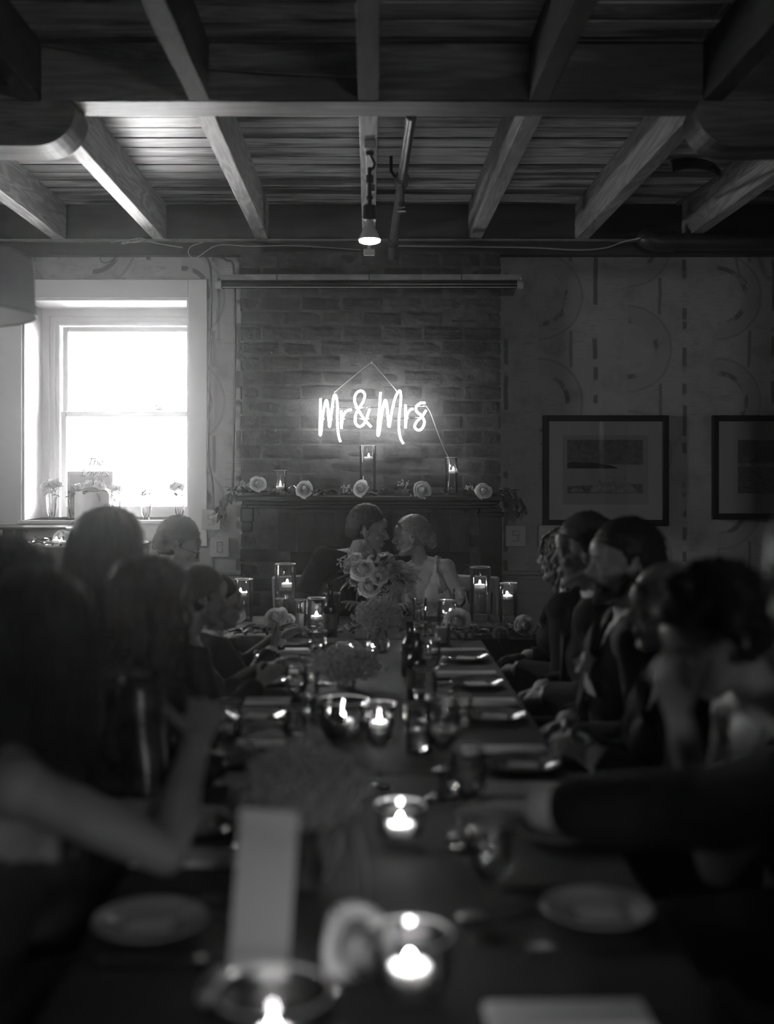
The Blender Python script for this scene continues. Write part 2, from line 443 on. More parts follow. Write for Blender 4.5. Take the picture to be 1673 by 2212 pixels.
# ---------------------------------------------------------------- window
trimw = M('white_window_paint', .72, .5)
win = G()
YS = YB+.40
for a, b in (((WX0-.17, YB-.025, WZ0-.16), (WX0, YB-.001, WZ1+.115)), ((WX1, YB-.025, WZ0-.16), (WX1+.115, YB-.001, WZ1+.115)),
             ((WX0+.001, YB-.024, WZ1), (WX1-.001, YB-.001, WZ1+.114)), ((WX0+.001, YB-.022, WZ0-.13), (WX1-.001, YB-.001, WZ0-.02))):
    win.box2(a, b, .003)
window = struct(win.build('window_1', trimw))
g = G()
g.box2((WX0, YB, WZ0), (WX0+.012, YS+.1, WZ1)); g.box2((WX1-.012, YB, WZ0), (WX1, YB+.1, WZ1)); g.box2((WX1+.108, YB+.1, WZ0), (WX1+.12, YS+.1, WZ1)); g.box2((WX0, YB, WZ1-.012), (WX1, YS+.1, WZ1)); g.box2((WX1, YB+.1, WZ1-.012), (WX1+.12, YS+.1, WZ1))
g.build('jamb_lining', trimw, window)
G().box2((WX0-.02, YB-.05, WZ0-.022), (WX1+.02, YB, WZ0), .004).box2((WX0, YB, WZ0-.022), (WX1+.12, YS+.12, WZ0)).build('window_sill', trimw, window)
g = G()
for k, (w, d) in enumerate(((.045, 0), (.028, .03), (.024, .055))):
    o = sum((.045, .028, .024)[:k]); a0, a1, b0, b1 = WX0+.012+o, WX1+.108-o, WZ0+.0, WZ1-.012-o
    g.box2((a0, YS-.02+d, b0), (a0+w, YS+.06+d, b1)); g.box2((a1-w, YS-.02+d, b0), (a1, YS+.06+d, b1)); g.box2((a0+w, YS-.02+d, b1-w), (a1-w, YS+.06+d, b1))
g.build('frame_moulding', trimw, window)
sx0, sx1 = WX0+.115, WX1+.01; zm = PZ(895, YS+.05); zt = WZ1-.112
def sash(name, z0, z1, yy, bot):
    g = G(); w = .035
    g.box2((sx0, yy, z0), (sx0+w, yy+.035, z1), .004); g.box2((sx1-w, yy, z0), (sx1, yy+.035, z1), .004)
    g.box2((sx0+w, yy, z1-w), (sx1-w, yy+.035, z1), .004); g.box2((sx0+w, yy, z0), (sx1-w, yy+.035, z0+bot), .004)
    s = g.build(name, trimw, window)
    G().box2((sx0+w, yy+.015, z0+bot), (sx1-w, yy+.019, z1-w)).build('pane', glass_mat('window_glass', .96), s)
    return s
sash('upper_sash', zm-.02, zt, YS+.09, .035); s = sash('lower_sash', WZ0, zm+.02, YS+.05, .07)
g = G().box((PX(343, YS), YS+.055, zm+.032), (.05, .03, .012), bev=.003).cyl((PX(343, YS), YS+.055, zm+.03), (PX(343, YS), YS+.055, zm+.055), .008)
g.tube([(PX(343, YS), YS+.055, zm+.052), (PX(343, YS)-.03, YS+.04, zm+.056)], .006); g.build('sash_lock', M('lock_metal', .4, .4), s)
struct(window)
# pale building across the street, seen through the glass
bld = thing('apartment_building', 'pale building across the street seen through the bright window', 'building', (-9, 22, 0))
bwall = M('pale_render_wall', .75, .9)
G().box2((-12, 0, -.5), (9, 3, 16)).build('wall', bwall, bld)
wm = G().box((0, 0, 0), (1.0, .1, 1.5), bev=.02).mesh('window', M('dull_window', .25, .3))
for i in range(7):
    for j in range(5): link('window', wm, bld, (-9.5+i*2.7, -.03, 1.2+j*2.9))
bl = G().box((0, 0, 0), (2.4, 1.0, .12)).box((0, -.47, .55), (2.4, .06, .06))
for k in range(11): bl.box((-1.15+k*.23, -.47, .28), (.04, .04, .5))
bl = bl.mesh('balcony', M('balcony_rail', .45, .7))
for i in range(3):
    for j in range(2): link('balcony', bl, bld, (-9.5+i*5.4+1.0, -.5, 3.0+j*2.9))
struct(G().box2((-40, YB+.6, -.5), (40, 60, -.45)).build('street', M('pale_asphalt', .35, .9)))

# ---------------------------------------------------------------- ceiling lamp, pipes, wires, light fixture
iron = M('dark_iron', .08, .45, metal=.6); black = M('black_metal', .03, .4)
rub = M('cable_rubber', .1, .6); palewire = M('pale_wire', .35, .6)
X4 = PX(797, 4.9)
lamp = thing('track_lamp', 'swivel ceiling lamp with glowing reflector bulb hanging from the middle joist', 'lamp', (X4+.004, 5.02, ZJ))
G().box((0, .35, -.016), (.036, 1.0, .03), bev=.004).box((0, -.13, -.02), (.05, .06, .036), bev=.004).build('track', M('worn_white_metal', .45, .45, var=.2), lamp)
lp = lamp
G().cyl((0, -.1, -.03), (0, -.1, -.055), .017, 14).tube(spline([(0, -.1, -.05), (.016, -.1, -.075), (.02, -.11, -.10), (0, -.12, -.125)]), .006).build('swivel', black, lp)
G().tube([(0, -.12, -.11), (0, -.135, -.27)], .009).cyl((0, -.122, -.145), (0, -.126, -.18), .016, 12).cyl((0, -.13, -.235), (0, -.132, -.25), .014, 12).box((.012, -.13, -.2), (.02, .02, .03)).build('arm', black, lp)
G().lathe([(.018, 0), (.026, -.005), (.028, -.01), (.03, -.062), (.026, -.066)], 20, (0, -.135, -.27)).build('socket', M('black_bakelite', .02, .35), lp, smooth=40)
bz = -.336
G().lathe([(.015, 0), (.016, -.022), (.022, -.03), (.034, -.052), (.043, -.075), (.0445, -.083)], 28, (0, -.135, bz)).build('bulb_reflector', M('frosted_bulb', .55, .25, spec=.6), lp, smooth=60)
G().lathe([(.0445, -.083), (.042, -.091), (.03, -.096), (.015, -.098), (.0, -.0985)], 28, (0, -.135, bz)).build('bulb_face', emis_mat('bulb_glow', 16), lp, smooth=60)
# stub of white box on the joist end behind the bulb
tag(G().box((PX(798, 5.6), 5.6, PZ(545, 5.6)), (.055, .03, .03), bev=.004).cyl((PX(798, 5.6), 5.6, PZ(545, 5.6)), (PX(798, 5.6), 5.6, ZJ-.036), .008).build('sensor_box', M('worn_white_metal')), 'small pale sensor box hanging just behind the glowing bulb', 'sensor')
# sprinkler pipe
pm = M('painted_pipe', .16, .3, metal=.5, var=.2)
pp = thing('sprinkler_pipe', 'dark metal sprinkler pipe running beside the middle joist', 'pipe')
a, b = V((PX(889, 4.6), 4.6, ZJ-.02)), V((PX(851, 6.6), 6.6, PZ(515, 6.6)))
a = P(889, 250, 4.56); b = P(849, 520, 6.75)
G().cyl(a, b, .0215, 16).build('pipe', pm, pp, smooth=40)
c = a.lerp(b, .42); d = (b-a).normalized()
G().cyl(c-d*.05, c+d*.05, .034, 16).cyl(c-d*.07, c-d*.05, .028, 16).cyl(c+d*.05, c+d*.07, .028, 16).build('tee_fitting', iron, pp, smooth=40)
G().tube([c+V((-.02, 0, 0)), c+V((-.05, .02, .05)), c+V((-.05, .02, .12))], .008).cyl(c+V((0, 0, -.02)), c+V((.0, .01, -.1)), .012, 10).cyl(c+V((0, .01, -.1)), c+V((.0, .01, -.125)), .018, 10).cyl(c+V((0, .01, -.14)), c+V((.0, .01, -.145)), .022, 10).build('sprinkler_head', iron, pp)
G().cyl(b-d*.08, b+d*.02, .033, 16).ell(b+V((0, .03, -.01)), (.036, .05, .04)).cyl(b+V((0, .03, -.01)), b+V((0, .03, -.11)), .030, 16).build('elbow', iron, pp, smooth=50)
# drain pipe upper right
dp = thing('drain_pipe', 'thick dark drain pipe with elbow under the ceiling by the right wall', 'pipe')
z = PZ(526, 6.9)
G().cyl((PX(1455, 6.85), 6.85, z), (3.29, 6.85, z), .050, 20).build('pipe', iron, dp, smooth=40)
G().tube(spline([(PX(1462, 6.85), 6.85, z), (PX(1425, 6.85), 6.85, z), (PX(1402, 6.85), 6.86, z+.02), (PX(1398, 6.85), 6.88, z+.035)]), [.058]*19, 18).cyl((PX(1448, 6.85), 6.85, z), (PX(1458, 6.85), 6.85, z), .064, 20).build('elbow', iron, dp, smooth=50)
# broken pipe bracket under the right corbel
tag(G().tube(spline([P(1450, 358, 5.0), P(1490, 352, 5.0), P(1530, 358, 5.05), P(1555, 378, 5.1), P(1535, 396, 5.5), P(1465, 440, 6.3)]), [.028,.024,.012,.01], 8).build('pipe_bracket', black), 'crooked black bracket and cable hanging below the ceiling near right corbel', 'bracket')
# fluorescent fixture hung in front of the chimney
fx = thing('tube_light', 'long unlit tube light fixture hanging across the top of brick chimney', 'light', (PX(798, 6.75), 6.75, PZ(605, 6.75)))
hw = (1128-466)/2/FPX*6.75
G().box((0, .01, .012), (hw*2-.02, .05, .03), bev=.003).box((0, -.02, .025), (hw*2-.02, .02, .006)).build('housing', M('fixture_paint', .3, .4, var=.25), fx)
G().cyl((-hw+.03, -.015, -.028), (hw-.03, -.015, -.028), .0245, 18).build('tube', M('smoked_tube', .015, .22), fx, smooth=40)
for s in (-1, 1):
    G().cyl((s*(hw-.035), -.015, -.028), (s*hw, -.015, -.028), .026, 18).box((s*(hw-.008), 0, -.01), (.012, .05, .05), bev=.003).build('end_cap', M('clear_end_cap', .4, .3), fx)
G().box((0, -.034, -.047), (hw*2-.08, .004, .004)).build('edge_strip', M('pale_strip', .5, .3), fx)
for x in (-hw*.6, 0, hw*.6): G().tube([(x, -.02, -.055), (x, -.036, -.03), (x, -.03, .03), (x, .02, .03), (x, .03, .15)], .003, 5).build('hanger', black, fx)
# wires
def wire(name, label, pts, r=.003, m=palewire, g=None):
    return tag(G().tube(spline(pts, 5), r, 5).build(name, m), label, 'cable', g)
wire('power_cable', 'thin cable running down the wall beside the window to upper switch box', [P(440, 552, 7.08), P(455, 580, 7.07), P(456, 700, 7.07), P(452, 850, 7.07), P(450, 980, 7.07), P(460, 1050, 7.07), P(461, 1105, 7.06)], .007, rub)
wire('power_cable', 'cable curving down the wall along the left edge of brick chimney', [P(462, 553, 7.08), P(490, 562, 7.07), P(506, 590, 7.07), P(508, 800, 7.07), P(504, 1000, 7.07), P(503, 1060, 7.07)], .008, rub)
wire('wire_tangle', 'pale tangled wires lying on the trim above the window', [P(240, 524, 6.97), P(262, 519, 6.96), P(290, 524, 6.96), P(310, 518, 6.96), P(262, 527, 6.96), P(300, 514, 6.96), P(330, 524, 6.96), P(395, 535, 6.97)], .003)
wire('wire_tangle', 'loose pale wire drooping from the trim left of the tube light', [P(440, 523, 6.97), P(412, 533, 6.95), P(408, 549, 6.95), P(425, 556, 6.95), P(470, 530, 6.96), P(540, 532, 6.97), P(640, 531, 6.97), P(780, 540, 6.97)], .003)
wire('cable', 'pale cable sagging along the ceiling trim toward the drain pipe', [P(858, 531, 6.97), P(1000, 533, 6.97), P(1150, 535, 6.97), P(1250, 540, 6.96), P(1310, 535, 6.93), P(1345, 523, 6.9), P(1385, 514, 6.79)], .005)
wire('cable', 'short dark wire loop hanging above the window casing', [P(218, 549, 7.08), P(217, 562, 7.05), P(228, 568, 7.05), P(245, 560, 7.05), P(251, 549, 7.08)], .003, rub)
wire('cable', 'dark wire dangling over the wallpaper above right picture', [P(1588, 545, 7.06), P(1594, 570, 7.05), P(1600, 592, 7.05), P(1615, 612, 7.05)], .003, rub)
wire('cable', 'dark cables stapled over the cross beam face near the ceiling', [P(818, 0, 4.1), P(833, 60, 4.32), P(822, 78, 4.33), P(870, 70, 4.33), P(960, 75, 4.33), P(1090, 84, 4.335), P(1250, 86, 4.34), P(1500, 86, 4.34)], .007, rub)
wire('cable', 'thin dark cable drooping down across front of cross beam', [P(0, 90, 4.33), P(80, 95, 4.33), P(270, 128, 4.33), P(500, 152, 4.33), P(760, 165, 4.33), P(830, 160, 4.33)], .004, rub)
wire('cable', 'pale wire stretched across ceiling planks in the far upper right', [P(1577, 0, 3.95), P(1540, 45, 4.15), P(1517, 82, 4.3)], .003)
wire('cable', 'dark cable hanging down against the planks right of the middle joist', [P(885, 0, 4.1), P(890, 40, 4.25), P(900, 66, 4.33), P(924, 72, 4.33)], .008, rub)

# drum pendant
dr = thing('pendant_lamp', 'large pale drum pendant shade hanging in front of the window corner', 'lamp', (PX(-185, 3.9), 3.9, 2.02))
rr = .395
shade_m = bpy.data.materials.new('shade_linen'); shade_m.use_nodes = True; nt = shade_m.node_tree; nt.nodes.clear()
mx = nt.nodes.new('ShaderNodeMixShader'); d1 = nt.nodes.new('ShaderNodeBsdfDiffuse'); d2 = nt.nodes.new('ShaderNodeBsdfTranslucent'); oo = nt.nodes.new('ShaderNodeOutputMaterial')
d1.inputs[0].default_value = (.85, .85, .85, 1); d2.inputs[0].default_value = (.85, .85, .85, 1); mx.inputs[0].default_value = .5
nt.links.new(d1.outputs[0], mx.inputs[1]); nt.links.new(d2.outputs[0], mx.inputs[2]); nt.links.new(mx.outputs[0], oo.inputs[0])
G().lathe([(rr, 0), (rr-.008, .19), (rr-.012, .19), (rr-.004, 0)], 64, close=True).build('shade', shade_m, dr, smooth=40)
G().tube([(rr*math.cos(a/32*PI), rr*math.sin(a/32*PI), 0) for a in range(65)], .004, 6).tube([((rr-.01)*math.cos(a/32*PI), (rr-.01)*math.sin(a/32*PI), .19) for a in range(65)], .004, 6).build('rim', M('shade_rim', .5, .6), dr)
g = G()
for a in range(3): g.tube([(0, 0, .12), ((rr-.006)*math.cos(a*2.1), (rr-.006)*math.sin(a*2.1), .185)], .003)
g.cyl((0, 0, .06), (0, 0, .14), .02); g.cyl((0, 0, .14), (0, 0, ZP-2.02), .004); g.build('stem', black, dr)
G().ell((0, 0, .06), .035, 16, 12).build('bulb', emis_mat('dim_bulb', .8), dr, smooth=True)

# ---------------------------------------------------------------- neon sign
sg = thing('neon_sign', 'glowing script sign on cord against the brick chimney', 'sign', P(805, 900, 6.80))
base = V(sg.location)
def Z4(pts): return [V(((x/2.324+440-VX)/FPX*6.80, 0, CZ-(y/2.324+560-HY)/FPX*6.80))-V((base.x, 0, base.z)) for x, y in pts]
neon = emis_mat('neon_glow', 25.0)
strokes = {'letter_m': [[(588, 700), (587, 760), (585, 820), (585, 878), (590, 872), (597, 800), (608, 735), (617, 708), (624, 735), (628, 790), (633, 842), (640, 790), (650, 715), (658, 682), (667, 692), (673, 740), (672, 800), (675, 860), (682, 900), (688, 915)]],
 'letter_r': [[(692, 760), (692, 800), (693, 850)], [(694, 830), (700, 792), (714, 766), (735, 756), (741, 757)]],
 'ampersand': [[(842, 842), (805, 800), (772, 745), (758, 706), (770, 670), (795, 662), (810, 682), (800, 718), (776, 755), (762, 792), (765, 826), (785, 840), (806, 826), (822, 790), (834, 752)]],
 'capital_m': [[(889, 668), (884, 740), (878, 810), (875, 880), (882, 872), (893, 790), (905, 728), (914, 708), (921, 735), (926, 790), (932, 843), (943, 780), (960, 705), (978, 665), (990, 668), (990, 720), (983, 790), (981, 850), (990, 900), (1004, 925)]],
 'small_r': [[(1014, 730), (1014, 790), (1014, 848)], [(1016, 825), (1023, 780), (1040, 755), (1053, 752)]],
 'letter_s': [[(1113, 722), (1092, 722), (1070, 738), (1069, 762), (1093, 785), (1109, 815), (1099, 848), (1077, 858), (1061, 842), (1071, 815), (1097, 790), (1118, 758)]]}
for nm, ss in strokes.items():
    g = G()
    for s in ss: g.tube(spline([p+V((0, -.005*(i % 2), 0)) for i, p in enumerate(Z4(s))], 5), .0066, 8)
    g.build(nm, neon, sg, smooth=60)
g = G()
for pts in ([(845, 514), (795, 552), (725, 610), (655, 668)], [(845, 514), (878, 552), (920, 600), (962, 650), (975, 668)]):
    g.tube([p+V((0, .02, 0)) for p in Z4(pts)], .0028, 5)
p0 = Z4([(845, 512)])[0]; g.cyl(p0+V((0, .125, 0)), p0+V((0, .0, 0)), .004, 6); g.build('hanging_cord', M('twine', .5, .8), sg)
G().tube(spline([p+V((0, .02, 0)) for p in Z4([(1118, 735), (1140, 770), (1170, 850), (1190, 905), (1215, 965), (1232, 1005), (1235, 1100), (1225, 1180)])]), .003, 5).build('power_lead', M('clear_lead', .45, .5), sg)
bk = G()
for pts in ([(575, 735), (750, 745), (900, 740), (1120, 735)], [(575, 800), (750, 800), (900, 800), (1100, 795)]): bk.tube([p+V((0, .018, 0)) for p in Z4(pts)], .0035, 5)
bk.build('support_bar', glass_mat('acrylic', .9), sg)

# ---------------------------------------------------------------- mantel
bw = M('black_stained_wood', .012, .5, spec=.3, var=.3, vscale=4, stretch=(.5, 5, 5))
mantel = thing('mantel', 'black wooden mantel shelf with pilasters around the fireplace', 'mantel', (PX(797, 6.85), 6.93, 0))
mz = PZ(1071, 6.72); mx0, mx1 = PX(512, 6.72)-0, PX(1088, 6.72)
ox = mantel.location.x
G().box2((mx0-ox, -.25, mz-.03), (mx1-ox, .0, mz), .006).build('shelf', bw, mantel)
G().box2((mx0+.03-ox, -.2, mz-.055), (mx1-.03-ox, 0, mz-.031), .006).box2((mx0+.05-ox, -.14, mz-.075), (mx1-.05-ox, 0, mz-.056), .004).build('moulding', bw, mantel)
for s, (a, b) in enumerate(((PX(520, 6.9), PX(548, 6.9)), (PX(1036, 6.9), PX(1084, 6.9)))):
    if s: G().box2((a-ox, -.05, 0), (b-ox, 0, mz-.076), .005).box2((a-ox-.01, -.06, mz-.13), (b-ox+.01, 0, mz-.1), .004).box2((a-ox-.01, -.06, 0), (b-ox+.01, 0, .14), .004).build('pilaster', bw, mantel)
    else: G().box2((a-ox, -.05, mz-.16), (b-ox, 0, mz-.076), .005).box2((a-ox+.01, -.035, mz-.22), (b-ox-.01, 0, mz-.16), .004).build('bracket', bw, mantel)

# square relief boxes on the walls
sw = M('pale_box_paint', .5, .5); sd = M('box_groove', .25, .6)
def wallbox(px, py, w, h, label, kind):
    t = thing('wall_box', label, 'wall box', P(px, py, 7.09), 0, 'square relief boxes on the wall')
    G().box((0, -.02, 0), (w/FPX*7.1, .04, h/FPX*7.1), bev=.004).build('cover', sw, t)
    g = G(); u = .0028*h/1.0*.35
    s = .03
    segs = [(-s*.6, s, s*.6, s), (-s*.6, s, -s*.6, s*.1), (-s*.6, .1*s, s*.3, .1*s), (s*.3, .1*s, s*.3, -s*.6), (-s*.6, -s, s*.6, -s), (s*.6, -s, s*.6, s*.5)] if kind else \
           [(-s*.5, s, s*.5, s), (-s*.5, s, -s*.5, -s), (-s*.5, -s, s*.5, -s), (s*.5, -s, s*.5, -.2*s), (0, s*.3, s*.5, s*.3), (s*.5, s*.3, s*.5, s)]
    for a, b, c, d in segs: g.box(((a+c)/2, -.042, (b+d)/2), (abs(c-a)+.004, .006, abs(d-b)+.004))
    g.build('relief', sd, t); return t
wallbox(458, 1122, 41, 43, 'square pale box with raised line pattern, just right of the window casing', 1)
wallbox(476.5, 1181, 40, 43, 'square pale box below another, beside the brick chimney left edge', 0)
wallbox(1113, 1157, 44, 46, 'square box on wallpaper just right of the chimney', 1)
wallbox(1186, 1157, 48, 46, 'square box below the framed print, behind the blonde guest', 0)

# ---------------------------------------------------------------- framed prints
fr_m = M('black_frame', .012, .6, spec=.2); mat_m = M('mat_board', .7, .9); pic_m = M('print_paper', .52, .9)
def frame(x0, y0, x1, y1, label, kind):
    Y = 7.06; a, b = P(x0, y1, Y), P(x1, y0, Y); cx, cz = (a.x+b.x)/2, (a.z+b.z)/2; w, h = b.x-a.x, b.z-a.z
    t = thing('framed_print', label, 'picture', (cx, 7.09, cz), 0, 'framed prints on the wallpaper'); fw = .036
    g = G(); g.box2((-w/2, -.035, -h/2), (-w/2+fw, 0, h/2), .003); g.box2((w/2-fw, -.035, -h/2), (w/2, 0, h/2), .003)
    g.box2((-w/2+fw, -.035, h/2-fw), (w/2-fw, 0, h/2), .003); g.box2((-w/2+fw, -.035, -h/2), (w/2-fw, 0, -h/2+fw), .003); g.build('frame', fr_m, t)
    G().box2((-w/2+fw, -.012, -h/2+fw), (w/2-fw, 0, h/2-fw)).build('mat_board', mat_m, t)
    G().box2((-w/2+fw, -.024, -h/2+fw), (w/2-fw, -.022, h/2-fw)).build('glass', glass_mat('picture_glass', .97, .0, 1.45), t)
    def Q(px, py): p = P(px, py, Y); return (p.x-cx, p.z-cz)
    return t, Q
t, Q = frame(1174, 897, 1446, 1136, 'black framed print of a rocky sea stack and dark headland', 0)
g = G().prism([Q(1217, 940), Q(1403, 940), Q(1403, 1090), Q(1217, 1090)], -.0135, -.012); g.build('print_paper', pic_m, t)
lum = lambda n, v: M(n, v, .9, var=.35, vscale=30)
G().prism([Q(1227, 950), Q(1391, 950), Q(1391, 1004), Q(1335, 1003), Q(1227, 1000)], -.0142, -.0136).build('print_sky', lum('print_grey', .24), t)
G().prism([Q(1227, 1000), Q(1240, 997), Q(1262, 1000), Q(1280, 999), Q(1300, 1002), Q(1322, 1005), Q(1338, 1012), Q(1227, 1012)], -.0148, -.0143).build('print_headland', lum('print_dark', .06), t)
G().prism([Q(1227, 1050), Q(1391, 1045), Q(1391, 1066), Q(1227, 1066)], -.0142, -.0136).build('print_water', lum('print_grey', .24), t)
G().prism([Q(1273, 1064), Q(1282, 1050), Q(1296, 1036), Q(1310, 1035), Q(1318, 1028), Q(1335, 1032), Q(1345, 1046), Q(1353, 1028), Q(1360, 1042), Q(1372, 1054), Q(1380, 1065)], -.0149, -.0143).build('print_rock', lum('print_light', .45), t)
G().prism([Q(1232, 1062), Q(1242, 1054), Q(1256, 1056), Q(1264, 1062)], -.0149, -.0143).build('print_rock', lum('print_light', .45), t)
t, Q = frame(1541, 897, 1815, 1122, 'black framed print of a beach with a big rock, cut by frame edge', 1)
G().prism([Q(1597, 950), Q(1760, 950), Q(1760, 1066), Q(1597, 1066)], -.014, -.012).build('print_paper', lum('print_grey', .24), t)
g = G()
R2 = random.Random(5)
for i in range(9): y = 954+i*3.6; g.prism([Q(1600, y), Q(1640+R2.random()*80, y-1), Q(1755, y+1), Q(1700, y+2)], -.0146, -.0141)
g.prism([Q(1622, 998), Q(1632, 990), Q(1645, 968), Q(1656, 964), Q(1700, 972), Q(1730, 1000)], -.0148, -.0141)
for i in range(26):
    x, y = 1600+R2.random()*150, 1015+R2.random()*46; g.prism([Q(x, y), Q(x+14, y+3), Q(x+30, y+9), Q(x+12, y+5)], -.0146, -.0141)
g.build('print_ink', lum('print_dark', .06), t)
G().prism([Q(1597, 1000), Q(1760, 1004), Q(1760, 1010), Q(1597, 1008)], -.0147, -.0141).build('print_surf', lum('print_light', .45), t)
# ---------------------------------------------------------------- tables
cloth = M('dark_table_linen', .03, .75, var=.2, vscale=3, bump=.2, bscale=200)
wood_t = M('table_leg_metal', .03, .4)
TX = .02; TH = .475
for i, (y0, y1, lb) in enumerate(((.62, 2.83, 'near half of long dark banquet table, closest to photographer'), (2.835, 5.05, 'far half of long dark banquet table, running up to couple'))):
    t = thing('banquet_table', lb, 'table', (TX, (y0+y1)/2, 0), 0, 'long banquet tables')
    hl = (y1-y0)/2
    G().box2((-TH, -hl, .72), (TH, hl, .7485), .006).build('tabletop', cloth, t)
    for sx in (-1, 1):
        for sy in (-1, 1): G().box2((sx*.4-.025, sy*(hl-.12)-.025, 0), (sx*.4+.025, sy*(hl-.12)+.025, .72), .004).build('leg', wood_t, t)
# sweetheart table with floor-length dark cloth
SX0, SX1, SY0, SY1 = -.70, .80, 5.09, 5.86
t = thing('head_table', 'head table of the couple set crosswise at end of long table', 'table', ((SX0+SX1)/2, (SY0+SY1)/2, 0))
hx, hy = (SX1-SX0)/2, (SY1-SY0)/2
G().box2((-hx, -hy, .705), (hx, hy, .74), .004).build('tabletop', wood_t, t)
for sx in (-1, 1):
    for sy in (-1, 1): G().box2((sx*(hx-.06)-.025, sy*(hy-.06)-.025, 0), (sx*(hx-.06)+.025, sy*(hy-.06)+.025, .705)).build('leg', wood_t, t)
def draped(loop, z0, z1, amp, n, c):
    """cloth: top sheet plus wavy skirt round a closed outline (list of x,y)"""
    pts = []
    m = len(loop)
    for i in range(m):
        a, b = V((*loop[i], 0)), V((*loop[(i+1) % m], 0)); L = (b-a).length; k = max(2, int(L/.03))
        for j in range(k): pts.append(a.lerp(b, j/k))
    cx = sum((p.x for p in pts))/len(pts); cyy = sum((p.y for p in pts))/len(pts)
    vs = []; fs = []; N = len(pts); rows = 7
    for r in range(rows):
        f = r/(rows-1)
        for i, p in enumerate(pts):
            d = V((p.x-cx, p.y-cyy, 0)).normalized(); w = f*(amp*math.sin(i*.55+1.3*math.sin(i*.13))+amp*.9)
            q = p + d*w; vs.append((q.x, q.y, z1 + (z0-z1)*f))
    for r in range(rows-1):
        for i in range(N): i2 = (i+1) % N; fs.append((r*N+i, r*N+i2, (r+1)*N+i2, (r+1)*N+i))
    fs.append(tuple(range(N)))
    g = G(); g.add([V(v)+V(c) for v in vs], fs); return g
tc = draped([(-hx-.008, -hy-.008), (hx+.008, -hy-.008), (hx+.008, hy+.008), (-hx-.008, hy+.008)], .02, .747, .018, 0, (0, 0, 0)).build('tablecloth', M('black_linen', .03, .85), None, smooth=60, loc=((SX0+SX1)/2, (SY0+SY1)/2, 0))
tag(tc, 'floor-length black cloth draped over the head table', 'tablecloth')

# ---------------------------------------------------------------- glass, wax, flowers
glass = glass_mat('clear_glass', .99, .015, 1.5, .85); water = glass_mat('water', .97, .02, 1.33, .8)
wax = M('candle_wax', .9, .5, sss=1.0); wax.node_tree.nodes['Principled BSDF'].inputs['Subsurface Scale'].default_value = .9; flame_m = emis_mat('flame', 160)
wick_m = M('wick', .02, .8)
def flame_prof(s=1.0): return [(0.0001, 0), (.0035*s, .002*s), (.0050*s, .005*s), (.0042*s, .009*s), (.0022*s, .014*s), (.0001, .019*s)]
fl_me = G().lathe(flame_prof(1.0), 12).mesh('flame', flame_m, True)
wk_me = G().tube([(0, 0, 0), (0, 0, .006), (.0015, 0, .01)], .0009, 5).mesh('wick', wick_m)
wx_me = G().lathe([(.0001, 0), (.018, 0), (.026, .006), (.0285, .014), (.027, .019), (.023, .0205), (.02, .018), (.0001, .017)], 28).mesh('floating_candle', wax, True)
def candle(loc, label, group, s=1.0, dim=False):
    t = thing('floating_candle', label, 'candle', loc, 0, group)
    link('wax', wx_me, t, (0, 0, 0)); w = link('wick', wk_me, t, (0, 0, .016)); link('flame', fl_me, t, (0, 0, .022))
    t.scale = (s, s, s); return t
def cyl_vase(x, y, z0, r, h, wl, label, clabel, lit=True, cofs=(0, 0)):
    """cylinder vase with water and floating candle; wl = candle base height above the foot"""
    t = thing('cylinder_vase', label, 'vase', (x, y, z0), 0, 'tall cylinder vases with floating candles')
    w = .0028
    G().lathe([(r, 0), (r, h-.002), (r-w/2, h), (r-w, h-.002), (r-w, .006), (.0001, .006)], 36).build('glass', glass, t, smooth=40)
    G().lathe_open([(.0001, .0065), (r-w-.0006, .0065), (r-w-.0006, wl+.007), (.0001, wl+.007)], 32).build('water', water, t, smooth=40)
    g = G().tube([((r-w/2)*math.cos(a/20*PI), (r-w/2)*math.sin(a/20*PI), h) for a in range(41)], .0016, 6, caps=False); g.build('rim', M('rim_glint', .8, .05, spec=1.0, coat=1.0), t, smooth=True)  # pale rim colour paints the bright glint along the glass edge
    candle((x+cofs[0], y+cofs[1], z0+wl), clabel, 'floating candles in vases', min(1, (r-.004)/.03))
    return t
zt = .7485
def onS(px, Y, topy, r_px, cy, label, cl, z0=.748, cx=0):
    x = PX(px, Y); r = r_px/FPX*Y; h = PZ(topy, Y)-z0; wl = PZ(cy, Y)-z0-.02
    return cyl_vase(x, Y, z0, r, h, max(wl, .012), label, cl, cofs=(cx/FPX*Y, 0))
onS(527, 5.66, 1251, 20, 1279, 'candle vase at the left end of head table, shorter one', 'lit floating candle in the leftmost vase of head table', cx=-7)
onS(617, 5.68, 1218, 23, 1260, 'tallest candle vase left of the groom on head table', 'lit floating candle in the tallest vase left of groom', cx=4)
onS(1038, 5.70, 1225, 22.5, 1262, 'tall candle vase right of the bride on head table', 'lit floating candle in tall vase right of the bride', cx=-1)
onS(1099, 5.64, 1260, 19.5, 1286, 'shorter candle vase at the right end of head table', 'lit floating candle in the rightmost vase of head table', cx=-3)
onS(684, 5.3, 1292, 20, 1330, 'low candle glass in front of the groom, among leaves', 'lit floating candle in the low glass before the groom')
onS(965, 5.42, 1297, 20, 1324, 'low candle glass in front of the bride, among leaves', 'lit floating candle in the low glass before the bride', cx=8)
MZ = mz+.0005
onM = lambda *a, **k: onS(*a, z0=MZ, **k)
onM(606, 6.80, 1016, 14.5, 1050, 'short cylinder vase near the left end of mantel', 'floating candle low in the left mantel vase')
onM(795, 6.80, 962, 18, 987, 'tall cylinder vase at the centre of mantel below sign', 'lit floating candle high in the centre mantel vase', cx=2)
onM(976, 6.80, 988, 13.5, 1016, 'cylinder vase toward the right end of mantel', 'lit floating candle in the right mantel vase', cx=4)
